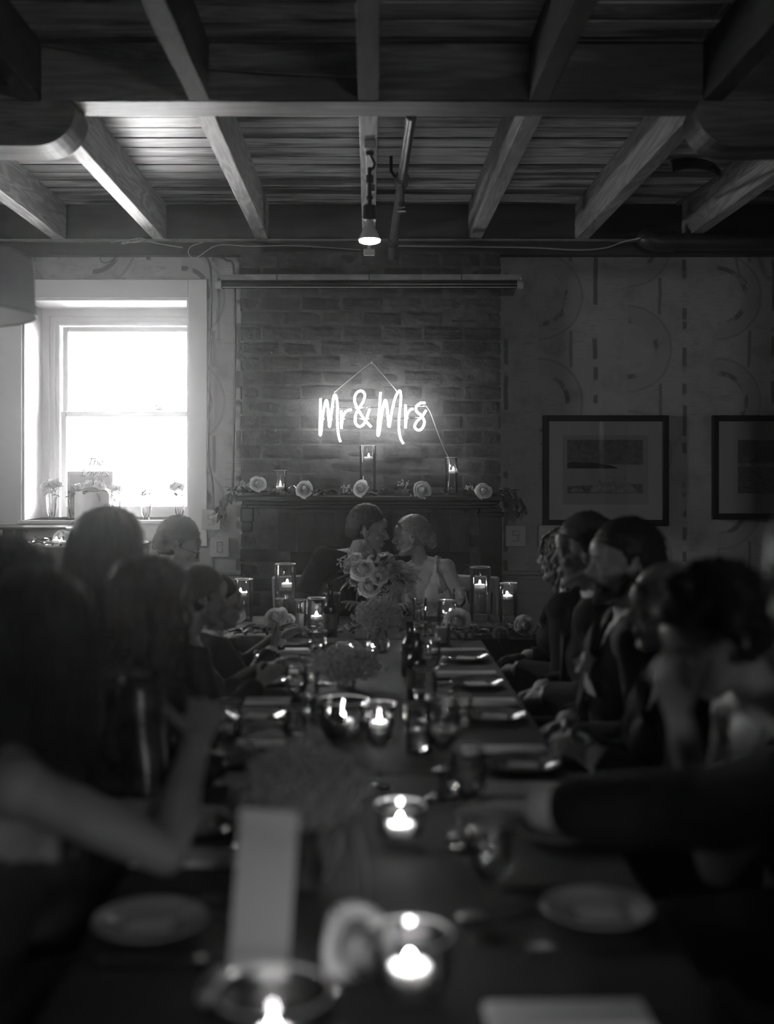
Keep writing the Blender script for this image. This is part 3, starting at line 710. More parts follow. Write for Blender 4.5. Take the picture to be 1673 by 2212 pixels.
# small round votive bowl on the mantel
tag(G().lathe([(.012, 0), (.026, .01), (.031, .028), (.026, .05), (.018, .058), (.0165, .058), (.024, .05), (.029, .028), (.024, .012), (.0001, .004)], 28).build('votive_bowl', glass, None, smooth=50, loc=(PX(633, 6.78), 6.78, MZ)), 'small round glass bowl between vase and rose on the mantel', 'bowl')

def rose_mesh(name, mat, seed=0, r=.03, layers=7):
    rr = random.Random(seed); g = G(); g.ell((0, 0, r*.75), (r*.2, r*.2, r*.5), 10, 8)
    for L in range(layers):
        f = L/(layers-1); n = 3 if L < 2 else (4 if L < 4 else 5)
        R0 = r*(.24+.76*f); H = r*(1.45-.75*f)
        for k in range(n):
            a0 = 2*PI*k/n+L*1.1+rr.uniform(-.25, .25); sp = 2*PI/n*.74; tl = rr.uniform(-.1, .12)
            vs = []; fs = []; nu, nv = 8, 7
            for j in range(nv+1):
                v = j/nv
                body = .35+.65*math.sin(min(1, v*1.5)*PI/2)
                curl = (1-f)*(-.45)*max(0, v-.55)/.45 + f*(.30+tl)*max(0, v-.6)/.4
                rad = R0*(body+curl); zz = H*(v*.97) - f*H*.35*(max(0, v-.75)/.25)**2
                for i in range(nu+1):
                    u = (i/nu-.5)*2; w = sp*(.5+.5*math.sin(min(1, v*1.1+.12)*PI*.8)); a = a0+u*w
                    rd = rad*(1+.05*u*u*f)+.0012*u
                    vs.append(V((rd*math.cos(a), rd*math.sin(a), zz-H*.30*(v**2)*u*u*(.4+.6*f)+.0008*math.sin(u*5+seed+k)*v)))
            for j in range(nv):
                for i in range(nu): p = j*(nu+1)+i; fs.append((p, p+1, p+nu+2, p+nu+1))
            g.add(vs, fs)
    return g.mesh(name, mat, 80)
petal_w = M('rose_petal_white', .72, .6, sss=.2); petal_b = M('rose_petal_blush', .3, .6, sss=.2); leaf_m = M('leaf_green_grey', .08, .45, var=.3, rnd=.4)
rose_ms = [rose_mesh('rose', petal_w, s) for s in range(4)]; rose_bs = [rose_mesh('rose', petal_b, s+9) for s in range(3)]
def leaf_mesh(L=.05, W=.024, curl=.25):
    g = G(); vs = []; fs = []; n = 5
    for j in range(n+1):
        v = j/n; w = W*math.sin(PI*min(1, v*.92+.04))**.8; z = -curl*L*v*v
        for i, u in enumerate((-.5, 0, .5)): vs.append(V((u*w, v*L, z + abs(u)*w*.35)))
    for j in range(n):
        for i in range(2): p = j*3+i; fs.append((p, p+1, p+4, p+3))
    return g.add(vs, fs).mesh('leaf', leaf_m, True)
lf_ms = [leaf_mesh(.052, .026), leaf_mesh(.062, .02, .4), leaf_mesh(.042, .03, .15), leaf_mesh(.075, .018, .5)]
def garland(name, label, path, n, zfun, seed, spread=.045, drop=0, group=None):
    """stem along path with leaves as children and tiny filler blossoms"""
    rr = random.Random(seed); t = thing(name, label, 'garland', path[0], 0, group); o = V(path[0])
    sp = spline(path, 8)
    G().tube([p-o for p in sp], .0028, 5).build('stem', leaf_m, t)
    for i in range(n):
        k = rr.random()*(len(sp)-1); a = sp[int(k)].lerp(sp[min(int(k)+1, len(sp)-1)], k % 1)
        d = (sp[min(int(k)+1, len(sp)-1)]-sp[int(k)]).normalized()
        hang = abs(d.z) > .5
        ang = rr.uniform(0, 2*PI)
        off = V((rr.uniform(-1, 1), rr.uniform(-1, 1), 0))*spread*.5
        l = link('leaf', rr.choice(lf_ms), t, a-o+off+V((0, 0, rr.uniform(.0, .014) if not hang else 0)))
        if hang: l.rotation_euler = (-PI/2+rr.uniform(-.6, .5), rr.uniform(-.5, .5), rr.choice((rr.uniform(-.8, .8), PI+rr.uniform(-.8, .8))))
        else: l.rotation_euler = (rr.uniform(-.1, .75), rr.uniform(-.5, .5), ang)
        s = rr.uniform(.75, 1.25); l.scale = (s, s, s)
    return t
def filler(name, label, cat, c, rad, n, seed, r=.0042, parent=None, v=.6, mat=None):
    rr = random.Random(seed); g = G(); oc = [V(p) for p in ((1, 0, 0), (-1, 0, 0), (0, 1, 0), (0, -1, 0), (0, 0, 1), (0, 0, -1))]
    ofs = [(0, 2, 4), (2, 1, 4), (1, 3, 4), (3, 0, 4), (2, 0, 5), (1, 2, 5), (3, 1, 5), (0, 3, 5)]
    for i in range(n):
        d = V((rr.gauss(0, 1), rr.gauss(0, 1), rr.gauss(0, 1))).normalized(); k = rr.random()**.45
        lump = .82+.3*noise.noise(d*2.2+V((seed*3.1, 0, 0)))
        p = V((d.x*rad[0], d.y*rad[1], d.z*rad[2]))*k*lump; s = r*rr.uniform(.6, 1.3)
        g.add([p+q*s for q in oc], ofs)
    m = mat or M('tiny_blossom', .45, .8)
    o = g.build(name, m, parent, loc=c); 
    if parent is None: tag(o, label, cat); o['kind'] = 'stuff'
    else: o['kind'] = 'stuff'
    return o
# mantel garland (broken runs), hanging ends
my = 6.78
garland('greenery_garland', 'leafy garland lying along left part of mantel shelf', [V((PX(540, my), my, MZ+.008)), V((PX(620, my), my-.03, MZ+.01)), V((PX(700, my), my, MZ+.008)), V((PX(790, my), my-.02, MZ+.01))], 62, None, 3)
garland('greenery_garland', 'leafy garland lying along right part of mantel shelf', [V((PX(800, my), my, MZ+.008)), V((PX(880, my), my-.03, MZ+.01)), V((PX(970, my), my+.02, MZ+.008)), V((PX(1075, my), my-.01, MZ+.01))], 66, None, 4)
garland('hanging_greenery', 'leaf spray spilling over the left end of mantel', [V((PX(545, my), my-.03, MZ+.01)), V((PX(515, my), my-.05, MZ+.03)), V((PX(492, my), my-.04, MZ+.0)), V((PX(482, my), my-.04, MZ-.06)), V((PX(478, my), my-.04, MZ-.11))], 55, None, 5, .05)
garland('hanging_greenery', 'dark leaf spray spilling over the right end of mantel', [V((PX(1070, my), my-.03, MZ+.01)), V((PX(1096, my), my-.05, MZ+.02)), V((PX(1112, my), my-.04, MZ-.0)), V((PX(1122, my), my-.04, MZ-.04)), V((PX(1130, my), my-.04, MZ-.09))], 45, None, 6, .05)
for i, (px, py, s, lb) in enumerate(((556, 1043, 1.0, 'pale rose at the left end of mantel'), (660, 1054, 1.05, 'pale rose right of the short mantel vase'), (783, 1052, 1.0, 'pale rose in front of the tall centre mantel vase'), (911, 1056, 1.05, 'pale rose between centre and right mantel vases'), (1044, 1058, 1.0, 'pale rose at the right end of mantel'))):
    o = link('rose', rose_ms[i % 4], None, (PX(px, 6.70), 6.70, PZ(py, 6.70)-.012), (R.uniform(.9, 1.4), R.uniform(-.4, .4), R.uniform(-.5, .5)), (1.25*s,)*3); tag(o, lb, 'flower', 'roses on the mantel')
for i, (px, py, lb) in enumerate(((527, 1048, 'beside leftmost rose'), (750, 1056, 'left of the centre rose'), (870, 1045, 'right of centre vase'), (1018, 1052, 'left of the rightmost rose'))):
    filler('baby_breath_sprig', 'small sprig of baby breath on the mantel '+lb, 'flower', (PX(px, 6.72), 6.72, PZ(py, 6.72)), (.045, .02, .03), 26, 30+i, .006, v=.7)
# head table garlands and roses
gy = 5.2
garland('greenery_garland', 'leafy garland on the left front edge of head table', [V((PX(505, gy), gy, .758)), V((PX(580, gy), gy-.04, .765)), V((PX(650, gy), gy-.03, .76)), V((PX(740, gy), gy, .76))], 95, None, 11, .11)
garland('greenery_garland', 'leafy garland on the right front edge of head table', [V((PX(900, gy), gy, .76)), V((PX(990, gy), gy-.03, .765)), V((PX(1070, gy), gy, .76)), V((PX(1165, gy), gy+.02, .758))], 105, None, 12, .12)
for i, (px, py, Y, s, lb) in enumerate(((598, 1333, 5.25, 1.15, 'open white rose left of the low candle glass'), (990, 1338, 5.2, 1.2, 'open white rose right of the low candle glass'), (1135, 1348, 5.2, 1.0, 'pale rosebud at the right end of head table'), (510, 1330, 5.3, .9, 'white rose at the left end of head table'), (1083, 1366, 5.12, .8, 'dusky rose low on the right front garland'), (625, 1336, 5.3, .6, 'pale petal bud beside the open left rose'))):
    o = link('rose', (rose_ms if i != 4 else rose_bs)[i % 3], None, (PX(px, Y), Y, max(PZ(py, Y), .77)-.012), (R.uniform(.7, 1.2), R.uniform(-.4, .4), R.uniform(-.5, .5)), (1.25*s,)*3); tag(o, lb, 'flower', 'roses on the head table')
for i, px in enumerate((578, 700, 760, 1060, 1110)):
    filler('baby_breath_sprig', 'sprig of tiny pale berries in front garland '+('at left of the open rose', 'below the low glass', 'near the beer bottle', 'below the tall right vase', 'below the rightmost vase')[i], 'flower', (PX(px, 5.2), 5.2, .785), (.05, .03, .025), 26, 40+i, .006, v=.55)

# ---------------------------------------------------------------- bouquet
def vase_mesh(prof, n=32): return G().lathe(prof, n).mesh('glass', glass, 50)
by = 5.45; bx = PX(816, by)
bq = thing('bouquet', 'large bridal bouquet standing in a glass before the couple', 'bouquet', (bx, by, .9))
rr = random.Random(21)
for i, (px, py, dy, s, w) in enumerate(((783, 1232, -.05, 1.5, 1), (800, 1268, -.06, 1.4, 1), (842, 1228, -.05, 1.4, 0), (815, 1212, .0, 1.3, 1), (856, 1245, -.04, 1.2, 0), (765, 1208, .02, 1.1, 1), (790, 1205, .04, 1.2, 0), (835, 1203, .04, 1.0, 1), (775, 1250, -.02, 1.2, 0), (870, 1222, 0, .9, 1), (820, 1245, -.08, 1.2, 1), (755, 1226, .0, .9, 0))):
    p = P(px, py, by+dy)-V((bx, by, .9)); d = p-V((0, .04, -.02)); q = V((0, 0, 1)).rotation_difference((d.normalized()+V((0, -.6, .1))).normalized())
    o = link('rose', (rose_ms if w else rose_bs)[i % 3], bq, p-d*.05, q.to_euler(), (s,)*3)
for i in range(95):
    a = rr.uniform(0, 2*PI); e = rr.uniform(-.5, 1.2); rd = rr.uniform(.07, .125)
    d = V((math.cos(a)*math.cos(e), math.sin(a)*math.cos(e)*.8, math.sin(e)*.75)); p = d*rd*V((1, 1, 1)).length/1.73+V((0, 0, .09))+V((d.x*.04, 0, 0))
    o = link('leaf', rr.choice(lf_ms), bq, p, None); o.rotation_euler = d.to_track_quat('Y', 'Z').to_euler(); s = rr.uniform(.6, 1.1); o.scale = (s,)*3
for i, (px, py) in enumerate(((862, 1265), (880, 1272), (838, 1275), (893, 1240), (748, 1215))):
    filler('baby_breath', '', '', P(px, py, by-.05)-V((bx, by, .9)), (.055, .04, .04), 110, 60+i, .0042, bq, .4)
g = G()
for i in range(9): a = i*.7; g.tube([(math.cos(a)*.02, math.sin(a)*.02, .06), (-math.cos(a)*.012, -math.sin(a)*.012, -.13)], .003, 5)
g.build('stem', leaf_m, bq)
t = thing('bouquet_vase', 'wide glass vase holding the bridal bouquet on head table', 'vase', (bx, by, .748))
G().lathe([(.04, 0), (.046, .05), (.058, .14), (.062, .15), (.059, .15), (.044, .05), (.036, .008), (.0001, .008)], 36).build('glass', glass, t, smooth=50)
G().tube([(.061*math.cos(a/20*PI), .061*math.sin(a/20*PI), .15) for a in range(41)], .0025, 6, caps=False).build('rim', M('rim_glint'), t, smooth=True)

# ---------------------------------------------------------------- glassware kinds
def lathe_thing(name, label, cat, loc, prof, group=None, liquid=None, lmat=None, rim=None, n=28, rz=0, gm=None):
    t = thing(name, label, cat, loc, rz, group)
    G().lathe(prof, n).build('glass', gm or glass, t, smooth=50)
    if liquid: G().lathe(liquid, n).build('drink', lmat or M('refracting_drink', .97, .0, trans=1.0), t, smooth=50)
    if rim: G().tube([(rim[0]*math.cos(a/14*PI), rim[0]*math.sin(a/14*PI), rim[1]) for a in range(29)], .0011, 5, caps=False).build('rim', M('rim_glint'), t, smooth=True)
    return t
wine_liq = M('white_wine', .5, .05, spec=.8, coat=.5); juice = M('cloudy_drink', .45, .3, spec=.5)
def wine_glass(x, y, label, z0=zt, s=1.0, liq=True, tilt=None, h=1.0, grp='stemmed wine glasses on the tables'):
    pr = [(.034, 0), (.034, .002), (.008, .006), (.0035, .015), (.0035, .085), (.012, .095), (.032, .118), (.039, .145), (.037, .175), (.032, .205), (.031, .205), (.036, .175), (.0375, .145), (.031, .12), (.011, .098), (.0001, .096)]
    lq = [(.0001, .0985), (.012, .1), (.030, .121), (.036, .142), (.0001, .142)]
    t = lathe_thing('wine_glass', label, 'glass', (x, y, z0), [(a*s, b*s) for a, b in pr], grp, [(a*s, b*s) for a, b in lq] if liq else None, glass_mat('pale_wine', .96, .02, 1.45, 1.1), (.0315*s, .205*s))
    if tilt: t.rotation_euler = tilt
    return t
def tumbler(x, y, label, z0=zt, r=.036, h=.1, fill=.5, lmat=None, taper=.88, grp='water tumblers on the tables'):
    pr = [(r*taper, 0), (r, h), (r-.0025, h), (r*taper-.0025, .008), (.0001, .008)]
    f = fill*h; rf = r*taper+(r-r*taper)*fill-.0032
    return lathe_thing('tumbler', label, 'glass', (x, y, z0), pr, grp, [(.0001, .0085), (r*taper-.0035, .0085), (rf, f), (.0001, f)] if fill else None, lmat, (r-.001, h))
def bottle(x, y, label, z0=zt, r=.03, h=.23, m=None, grp='dark bottles on the tables'):
    t = thing('bottle', label, 'bottle', (x, y, z0), R.uniform(0, 6), grp)
    G().lathe([(r*.9, 0), (r, .005), (r, h*.55), (r*.85, h*.63), (r*.45, h*.74), (r*.4, h*.96), (r*.46, h*.965), (r*.46, h), (.0001, h)], 24).build('body', m or M('dark_bottle_glass', .012, .08, spec=.8), t, smooth=50)
    G().lathe_open([(r+.0006, h*.18), (r+.0006, h*.46)], 24).build('label_paper', M('bottle_label', .035, .7), t, smooth=True)
    return t
bottle(PX(714, 5.12), 5.12, 'dark beer bottle standing before the groom on head table', .748, .031, .235)
wine_glass(PX(993, 5.5), 5.5, 'white wine glass right of the bride on head table', .748, .88)
tumbler(PX(717, 5.55), 5.55, 'tall pint glass on head table in front of groom', .748, .042, .15, .1)
tumbler(PX(649, 5.45), 5.45, 'slim glass beside the tallest vase, lit by candle', .748, .03, .13, .5, wine_liq)
tumbler(PX(606, 5.5), 5.5, 'slim glass in front of the tallest vase', .748, .025, .13, .2)
tumbler(PX(907, 5.35), 5.35, 'straight stemless glass before the bride on head table', .748, .034, .15, .6)
tumbler(PX(954, 4.93), 4.93, 'cocktail tumbler with straw at the far right of long table', zt, .04, .085, .85, juice)
tag(G().tube([(0, 0, .01), (.004, 0, .15)], .003, 6).build('drinking_straw', black, None, loc=(PX(950, 4.93), 4.93, zt)), 'black straw standing in the cloudy cocktail tumbler', 'straw')
tum = [(688, 1410, .036, .09, 'far end left, first before the beer bottle'), (742, 1415, .03, .05, 'far end, left of the first flower vase'), (906, 1395, .034, .1, 'far right beside the cocktail'), (918, 1412, .032, .085, 'far right in front of the cocktail'),
       (668, 1545, .033, .14, 'left of the middle candle bowl'), (640, 1625, .034, .12, 'left side before the candle bowl'), (890, 1420, .03, .07, 'beside dark bottle, far right'), (905, 1620, .04, .12, 'right of the small candle bowl'), (1000, 1560, .03, .08, 'by the right napkins')]
for px, py, r, h, lb in tum: y = YT(py); tumbler(PX(px, y), y, 'water tumbler '+lb, zt, r, h, .45)
for px, py, r, h, lb in ((900, 1510, .032, .22, 'dark bottle right of middle, behind wine glasses'), (885, 1460, .03, .2, 'dark bottle behind another near far flowers'), (650, 1530, .03, .06, 'short dark jar on the left'), (726, 1590, .03, .09, 'small dark jar before candle bowl')):
    y = YT(py); bottle(PX(px, y), y, lb, zt, r, h)
wine_glass(PX(957, 2.62), 2.62, 'wine glass standing in the middle, catching candlelight', s=1.12)
wine_glass(PX(930, 3.75), 3.75, 'slim wine glass with bright glint beside dark bottles', s=.95)
wine_glass(PX(918, 3.2), 3.2, 'wine glass behind the middle one, right of small candle bowl', s=.95)
wine_glass(PX(492, 2.75), 2.75, 'wine glass at left beside the near woman hand', s=.95)
wine_glass(PX(820, 2.72), 2.72, 'empty wine glass standing behind the near candle', s=.95, liq=False)
wine_glass(PX(1012, 2.28), 2.28, 'wine glass inside the reaching hand on the right', s=.98)
wine_glass(PX(1060, 1.85), 1.85, 'empty blurred wine glass in the right foreground', s=.9, liq=False)
wine_glass(PX(640, 3.35), 3.35, 'wine glass left of the middle candle bowl', s=.9)

# candle bowls along the table
def bowl(px, py_base, r, h, label, cl, cs=1.0, y=None):
    y = y or YT(py_base); x = PX(px, y)
    t = thing('candle_bowl', label, 'bowl', (x, y, zt), 0, 'glass candle bowls down the long table')
    G().lathe([(r*.72, 0), (r*.95, h*.3), (r, h*.7), (r*.96, h), (r*.96-.003, h), (r-.003, h*.7), (r*.92, h*.3), (r*.66, .006), (.0001, .006)], 40).build('glass', glass, t, smooth=50)
    G().lathe([(.0001, .007), (r*.66, .007), (r*.91, h*.3), (r*.93, h*.34), (.0001, h*.34)], 36).build('water', water, t, smooth=50)
    G().tube([(r*.95*math.cos(a/20*PI), r*.95*math.sin(a/20*PI), h) for a in range(41)], .0022, 6, caps=False).build('rim', M('rim_glint'), t, smooth=True)
    candle((x, y, zt+h*.34-.008), cl, 'floating candles in bowls', cs)
bowl(742, 1588, .074, .10, 'wide glass candle bowl in the middle of long table', 'lit candle floating in wide middle bowl', 1.0)
bowl(820, 1588, .048, .09, 'smaller candle bowl right of the wide one', 'lit candle floating in smaller bowl right of wide one', .9)
bowl(865, 1818, .052, .075, 'low candle bowl left of the wine glass, toward the front', 'bright lit candle left of the reaching hand', 1.05)
bowl(886, 2150, .062, .09, 'blurred candle bowl in the front centre', 'largest blurred candle in the front centre', 1.1)
bowl(590, 2300, .078, .095, 'wide blurred bowl in front of the menu card', 'blurred candle at the bottom edge before menu card', .9)
for px, py, lb in ((880, 1393, 'votive flame behind the far flowers at right'), (757, 1400, 'votive flame left of the far flower vase'), (805, 1402, 'votive flame under the far flowers')):
    y = YT(py); candle((PX(px, y), y, zt), 'small '+lb, 'votive candles at the far end', .55)

# ---------------------------------------------------------------- flower vases with baby's breath
bb = M('baby_breath_bloom', .42, .85)
def puff(px, Y, cy, rx, rz, label, n, vr=.035, vh=.13, seed=0):
    x = PX(px, Y); zc = PZ(cy, Y)
    t = thing('flower_vase', label, 'vase', (x, Y, zt), 0, 'vases of baby breath down the long table')
    G().lathe([(vr*.8, 0), (vr*.95, vh*.3), (vr*.6, vh*.7), (vr*1.1, vh), (vr*1.1-.0025, vh), (vr*.6-.0025, vh*.7), (vr*.9, vh*.3), (vr*.7, .006), (.0001, .006)], 28).build('glass', glass, t, smooth=50)
    fl = thing('flower_bunch', 'cloud of baby breath '+label.split(' ', 2)[2], 'flowers', (x, Y, zt+.01), 0, 'clouds of baby breath'); zc -= zt+.01
    g = G(); rr = random.Random(seed)
    for i in range(36):
        a = rr.uniform(0, 2*PI); k = rr.uniform(.1, .85); g.tube(spline([(math.cos(a)*vr*.3, math.sin(a)*vr*.3, .0), (-math.cos(a)*vr*.2, -math.sin(a)*vr*.2, vh*.7), (math.cos(a)*rx*k, math.sin(a)*rx*k, zc+rr.uniform(-.3, .6)*rz)], 3), .0011, 4)
    g.build('stem', leaf_m, fl)
    filler('blossom', '', '', (0, 0, zc), (rx, rx, rz), n, seed, .0042, fl, mat=bb)
    return t
puff(817, 4.72, 1326, .125, .085, 'glass vase of far flowers in front of couple', 2600, .05, .15, 1)
puff(748, 3.95, 1432, .15, .075, 'glass vase of middle flowers behind candle bowls', 3000, .04, .12, 2)
puff(655, 2.05, 1698, .135, .085, 'glass vase of near flowers behind menu card', 3200, .04, .13, 3)
# pale ribbons/leaves hanging from near vase
for i, (a, b, c) in enumerate(((P(735, 1800, 2.0), P(722, 1850, 1.98), P(700, 1900, 1.97)), (P(770, 1790, 2.0), P(785, 1870, 1.97), P(790, 1960, 1.95)))):
    tag(G().tube(spline([a, b, c], 5), [.006, .011, .009, .003], 8, flat=.3).build('ribbon', M('pale_ribbon', .3, .6), None, smooth=True), ('short pale ribbon end hanging at near flower vase', 'long pale ribbon end hanging right of near flower vase')[i], 'ribbon')
# menu card in a slot stand
mc = thing('menu_card', 'tall blank pale card standing in the blurred foreground', 'card', (PX(570, 1.70), 1.70, zt), math.radians(-6))
G().box((0, 0, .128), (.088, .0012, .235), (-.12, math.radians(3), 0)).build('card', M('card_paper', .62, .85), mc)
G().box((0, 0, .008), (.05, .035, .016), bev=.003).build('stand', M('card_stand', .12, .6, var=.3), mc)
o = link('rose', rose_ms[1], None, (PX(762, 1.75), 1.75, zt+.02), (1.1, .3, .6), (1.7,)*3); tag(o, 'blurred white rose lying right of menu card', 'flower')
o = link('rose', rose_ms[2], None, (PX(478, 1.62), 1.62, zt+.012), (1.2, -.3, -.6), (.9,)*3); tag(o, 'small blurred rose left of the menu card', 'flower')
# ---------------------------------------------------------------- place settings
china = M('dark_glazed_plate', .2, .12, spec=.9, coat=.6); china2 = M('pale_glazed_plate', .42, .2, spec=.6, coat=.3)
def plate_me(r, m): return G().lathe([(.0001, 0), (r*.6, 0), (r*.66, .003), (r*.98, .014), (r, .016), (r*.985, .018), (r*.66, .0075), (r*.6, .005), (.0001, .005)], 44).mesh('plate', m, 50)
pl = plate_me(.094, china); pl2 = plate_me(.094, china2)
nap_m = M('grey_napkin', .8, .85, bump=.3, bscale=250)
def nap_mesh(w, d):
    g = G(); vs = []; fs = []; nx, ny = 16, 5
    for k in range(3):
        z = .0015+k*.004
        g.box((R.uniform(-.002, .002), R.uniform(-.002, .002), z+.0018), (w-k*.004, d-k*.003, .0034), bev=.001)
    return g.mesh('napkin', nap_m)
nap = nap_mesh(.225, .078)
silver = M('silver', .7, .24, metal=1.0)
def fork_mesh():
    g = G().tube(spline([(0, -.095, .003), (0, -.03, .005), (0, .02, .007), (0, .045, .005)], 4), [.0045, .0035, .002, .003], 6, flat=.45).box((0, .056, .004), (.02, .022, .0016), bev=.0007)
    for k in range(4): g.tube([(-.0082+k*.00547, .065, .0045), (-.0082+k*.00547, .08, .003), (-.0082+k*.00547, .098, .006)], .0011, 5)
    return g.mesh('fork', silver, True)
def knife_mesh():
    return G().tube(spline([(0, -.11, .004), (0, -.05, .0045), (0, -.01, .004)], 4), [.005, .0055, .004], 6, flat=.5).prism([(0, 0)]*3, 0, 0).mesh('knife', silver, True) if False else \
        G().tube(spline([(0, -.11, .004), (0, -.05, .0045), (0, -.01, .004), (.001, .04, .0035), (.0, .1, .003)], 4), [.005, .0055, .004, .009, .003], 6, flat=.3).mesh('knife', silver, True)
def spoon_mesh():
    return G().tube(spline([(0, -.09, .003), (0, -.02, .005), (0, .03, .006)], 4), [.0045, .003, .002], 6, flat=.5).ell((0, .055, .0055), (.0165, .026, .003), 14, 8).mesh('spoon', silver, True)
pcm = G().box((0, 0, .0012), (.075, .06, .0012)).box((.001, .001, .003), (.073, .058, .0012), (.02, .03, 0)).mesh('place_card', M('card_paper'))
fk, kn, spn = fork_mesh(), knife_mesh(), spoon_mesh()
setL = [(600, 1422), (575, 1470), (555, 1545), (500, 1640), (430, 1780), (315, 1990)]
setR = [(1007, 1420), (1030, 1475), (1068, 1545), (1130, 1650), (1180, 1795), (1290, 1965)]
ordn = ['farthest', 'second', 'third', 'fourth', 'fifth', 'nearest']
napL = [(602, 1404), (583, 1452), (603, 1512), (575, 1608), (440, 1680), (415, 1850)]
napR = [(990, 1404), (1007, 1454), (1040, 1514), (1090, 1618), (1130, 1700), (1225, 2190)]
for side, (st, nps, sx) in enumerate(((setL, napL, -1), (setR, napR, 1))):
    sn = ('left', 'right')[side]
    for i, (px, py) in enumerate(st):
        Y = YT(py, zt+.01); x = TX+sx*(TH-.112); w = ordn[i]
        if not (side == 1 and i == 4): x = max(min(PX(px, Y), TX+TH-.098), TX-TH+.098)
        else: x = TX+TH-.10
        tag(link('plate', pl2 if i == 5 else pl, None, (x, Y, zt), (0, 0, R.uniform(0, 6))), '%s round plate along the %s side of the table' % (w, sn), 'plate', 'side plates along the table')
        if not (side == 1 and i == 4): tag(link('place_card', pcm, None, (x, Y, zt+.0056), (0, 0, R.uniform(-.3, .3))), 'pale folded card lying on the %s plate of %s side' % (w, sn), 'card', 'cards lying on plates')
        for me, nm, dx, dy, a in ((fk, 'fork', -sx*.01, -.125, .0), (kn, 'knife', -sx*.02, .118, .04), (spn, 'spoon', -sx*.13, .0, .55)):
            if nm == 'fork' and side == 1 and i == 4: continue
            o = link(nm, me, None, (x+dx-sx*.03, Y+dy+R.uniform(-.006, .006), zt), (0, 0, sx*PI/2+R.uniform(-.12, .12)+(a if nm != 'spoon' else sx*.5)))
            tag(o, 'silver %s beside the %s plate on %s side' % (nm, w, sn), nm, nm+'s at the place settings')
    for i, (px, py) in enumerate(nps):
        Y = YT(py, zt+.01); sc = 1.0; x = PX(px, Y)
        x = max(min(x, TX+TH-.10), TX-TH+.10)
        tag(link('napkin', nap, None, (x, Y, zt+.0005), (0, 0, R.uniform(-.03, .03))), '%s folded grey napkin on the %s side of the table' % (ordn[i], sn), 'napkin', 'folded napkins along the table')
# two extra plates at the far end
for px, py, lb in ((632, 1388, 'plate at the far left corner of the long table'), (722, 1388, 'plate at the far end, left of far flowers')):
    Y = YT(py, .76); tag(link('plate', pl, None, (PX(px, Y), Y, zt)), 'round '+lb, 'plate', 'side plates along the table')

# ---------------------------------------------------------------- cake table and window sill
ct = thing('cake_table', 'small round table under dark cloth below the window', 'table', (PX(165, 6.45), 6.45, 0))
z = PZ(1172, 6.45); loop = [(.40*math.cos(a*PI/12), .40*math.sin(a*PI/12)) for a in range(24)]
G().cyl((0, 0, 0), (0, 0, z-.03), .035).cyl((0, 0, 0), (0, 0, .02), .25, 24).build('pedestal', wood_t, ct)
G().lathe([(.395, z-.028), (.395, z-.003), (.0001, z-.003)], 40).build('tabletop', wood_t, ct)
tag(draped(loop, .03, z, .018, 0, (0, 0, 0)).build('tablecloth', M('black_linen'), None, smooth=60, loc=(PX(165, 6.45), 6.45, 0)), 'dark cloth on the round cake table', 'tablecloth')
cx = PX(200, 6.45); s = thing('cake_stand', 'low pale cake stand under the cake by window', 'stand', (cx, 6.45, z))
G().lathe([(.07, 0), (.06, .01), (.02, .02), (.018, .06), (.14, .075), (.145, .085), (.0001, .085)], 36).build('pedestal', M('stand_glaze', .5, .3), s, smooth=50)
zc_ = z+.0865
ck = thing('cake', 'round pale cake topped with a white flower before the window', 'cake', (cx, 6.45, zc_))
chh = PZ(1062, 6.45)-zc_
G().lathe([(.098, 0), (.098, chh-.006), (.092, chh), (.0001, chh)], 44).build('frosting', M('cake_frosting', .78, .6, sss=.3, bump=.2, bscale=30), ck, smooth=50)
for i in range(7): a = i*.9; link('flower', rose_ms[i % 4], ck, (math.cos(a)*.05*(i > 0), math.sin(a)*.05*(i > 0), chh+.005), (.3*math.sin(a), .3*math.cos(a), a), (1.5,)*3)
for i in range(9): a = i*.75; o = link('leaf', lf_ms[i % 4], ck, (math.cos(a)*.07, math.sin(a)*.07, chh+.005)); o.rotation_euler = (-.3, 0, a-PI/2)
for s_, zz, w in (('The', .145, .10), ('Lovers', .085, .12)):
    cu = bpy.data.curves.new('script', 'FONT'); cu.body = s_; cu.size = .062; cu.shear = .35; cu.align_x = 'CENTER'; cu.extrude = .0015; cu.bevel_depth = .0004; cu.space_character = .9
    o = bpy.data.objects.new('topper_lettering', cu); COL.objects.link(o); o.parent = ck; o.location = (.01, 0, chh+zz); o.rotation_euler = (PI/2, 0, 0); cu.materials.append(M('topper_dark', .12, .5))
    me = bpy.data.meshes.new_from_object(o.evaluated_get(bpy.context.evaluated_depsgraph_get())); lo, ro = o.location.copy(), o.rotation_euler.copy(); bpy.data.objects.remove(o); link('topper_lettering', me, ck, lo, ro)
G().cyl((0, 0, chh), (0, 0, chh+.09), .0015, 6).cyl((.03, 0, chh), (.03, 0, chh+.09), .0015, 6).build('topper_stick', M('topper_dark'), ck)
garland('greenery_garland', 'leaf wreath round the foot of the cake stand', [V((cx-.30, 6.3, z+.01)), V((cx-.2, 6.16, z+.015)), V((cx-.05, 6.12, z+.015)), V((cx+.12, 6.2, z+.01))], 60, None, 17, .1)
tag(link('rose', rose_ms[0], None, (PX(135, 6.2), 6.2, z+.04), (.8, 0, 0), (1.2,)*3), 'white rose in wreath below the cake', 'flower')
for px, py, lb in ((122, 1164, 'left'), (133, 1167, 'right')):
    candle((PX(px, 6.05), 6.05, PZ(py, 6.05)-.02), 'small candle glowing in the cake table wreath, the %s one' % lb, 'candles in the cake table wreath', .8)
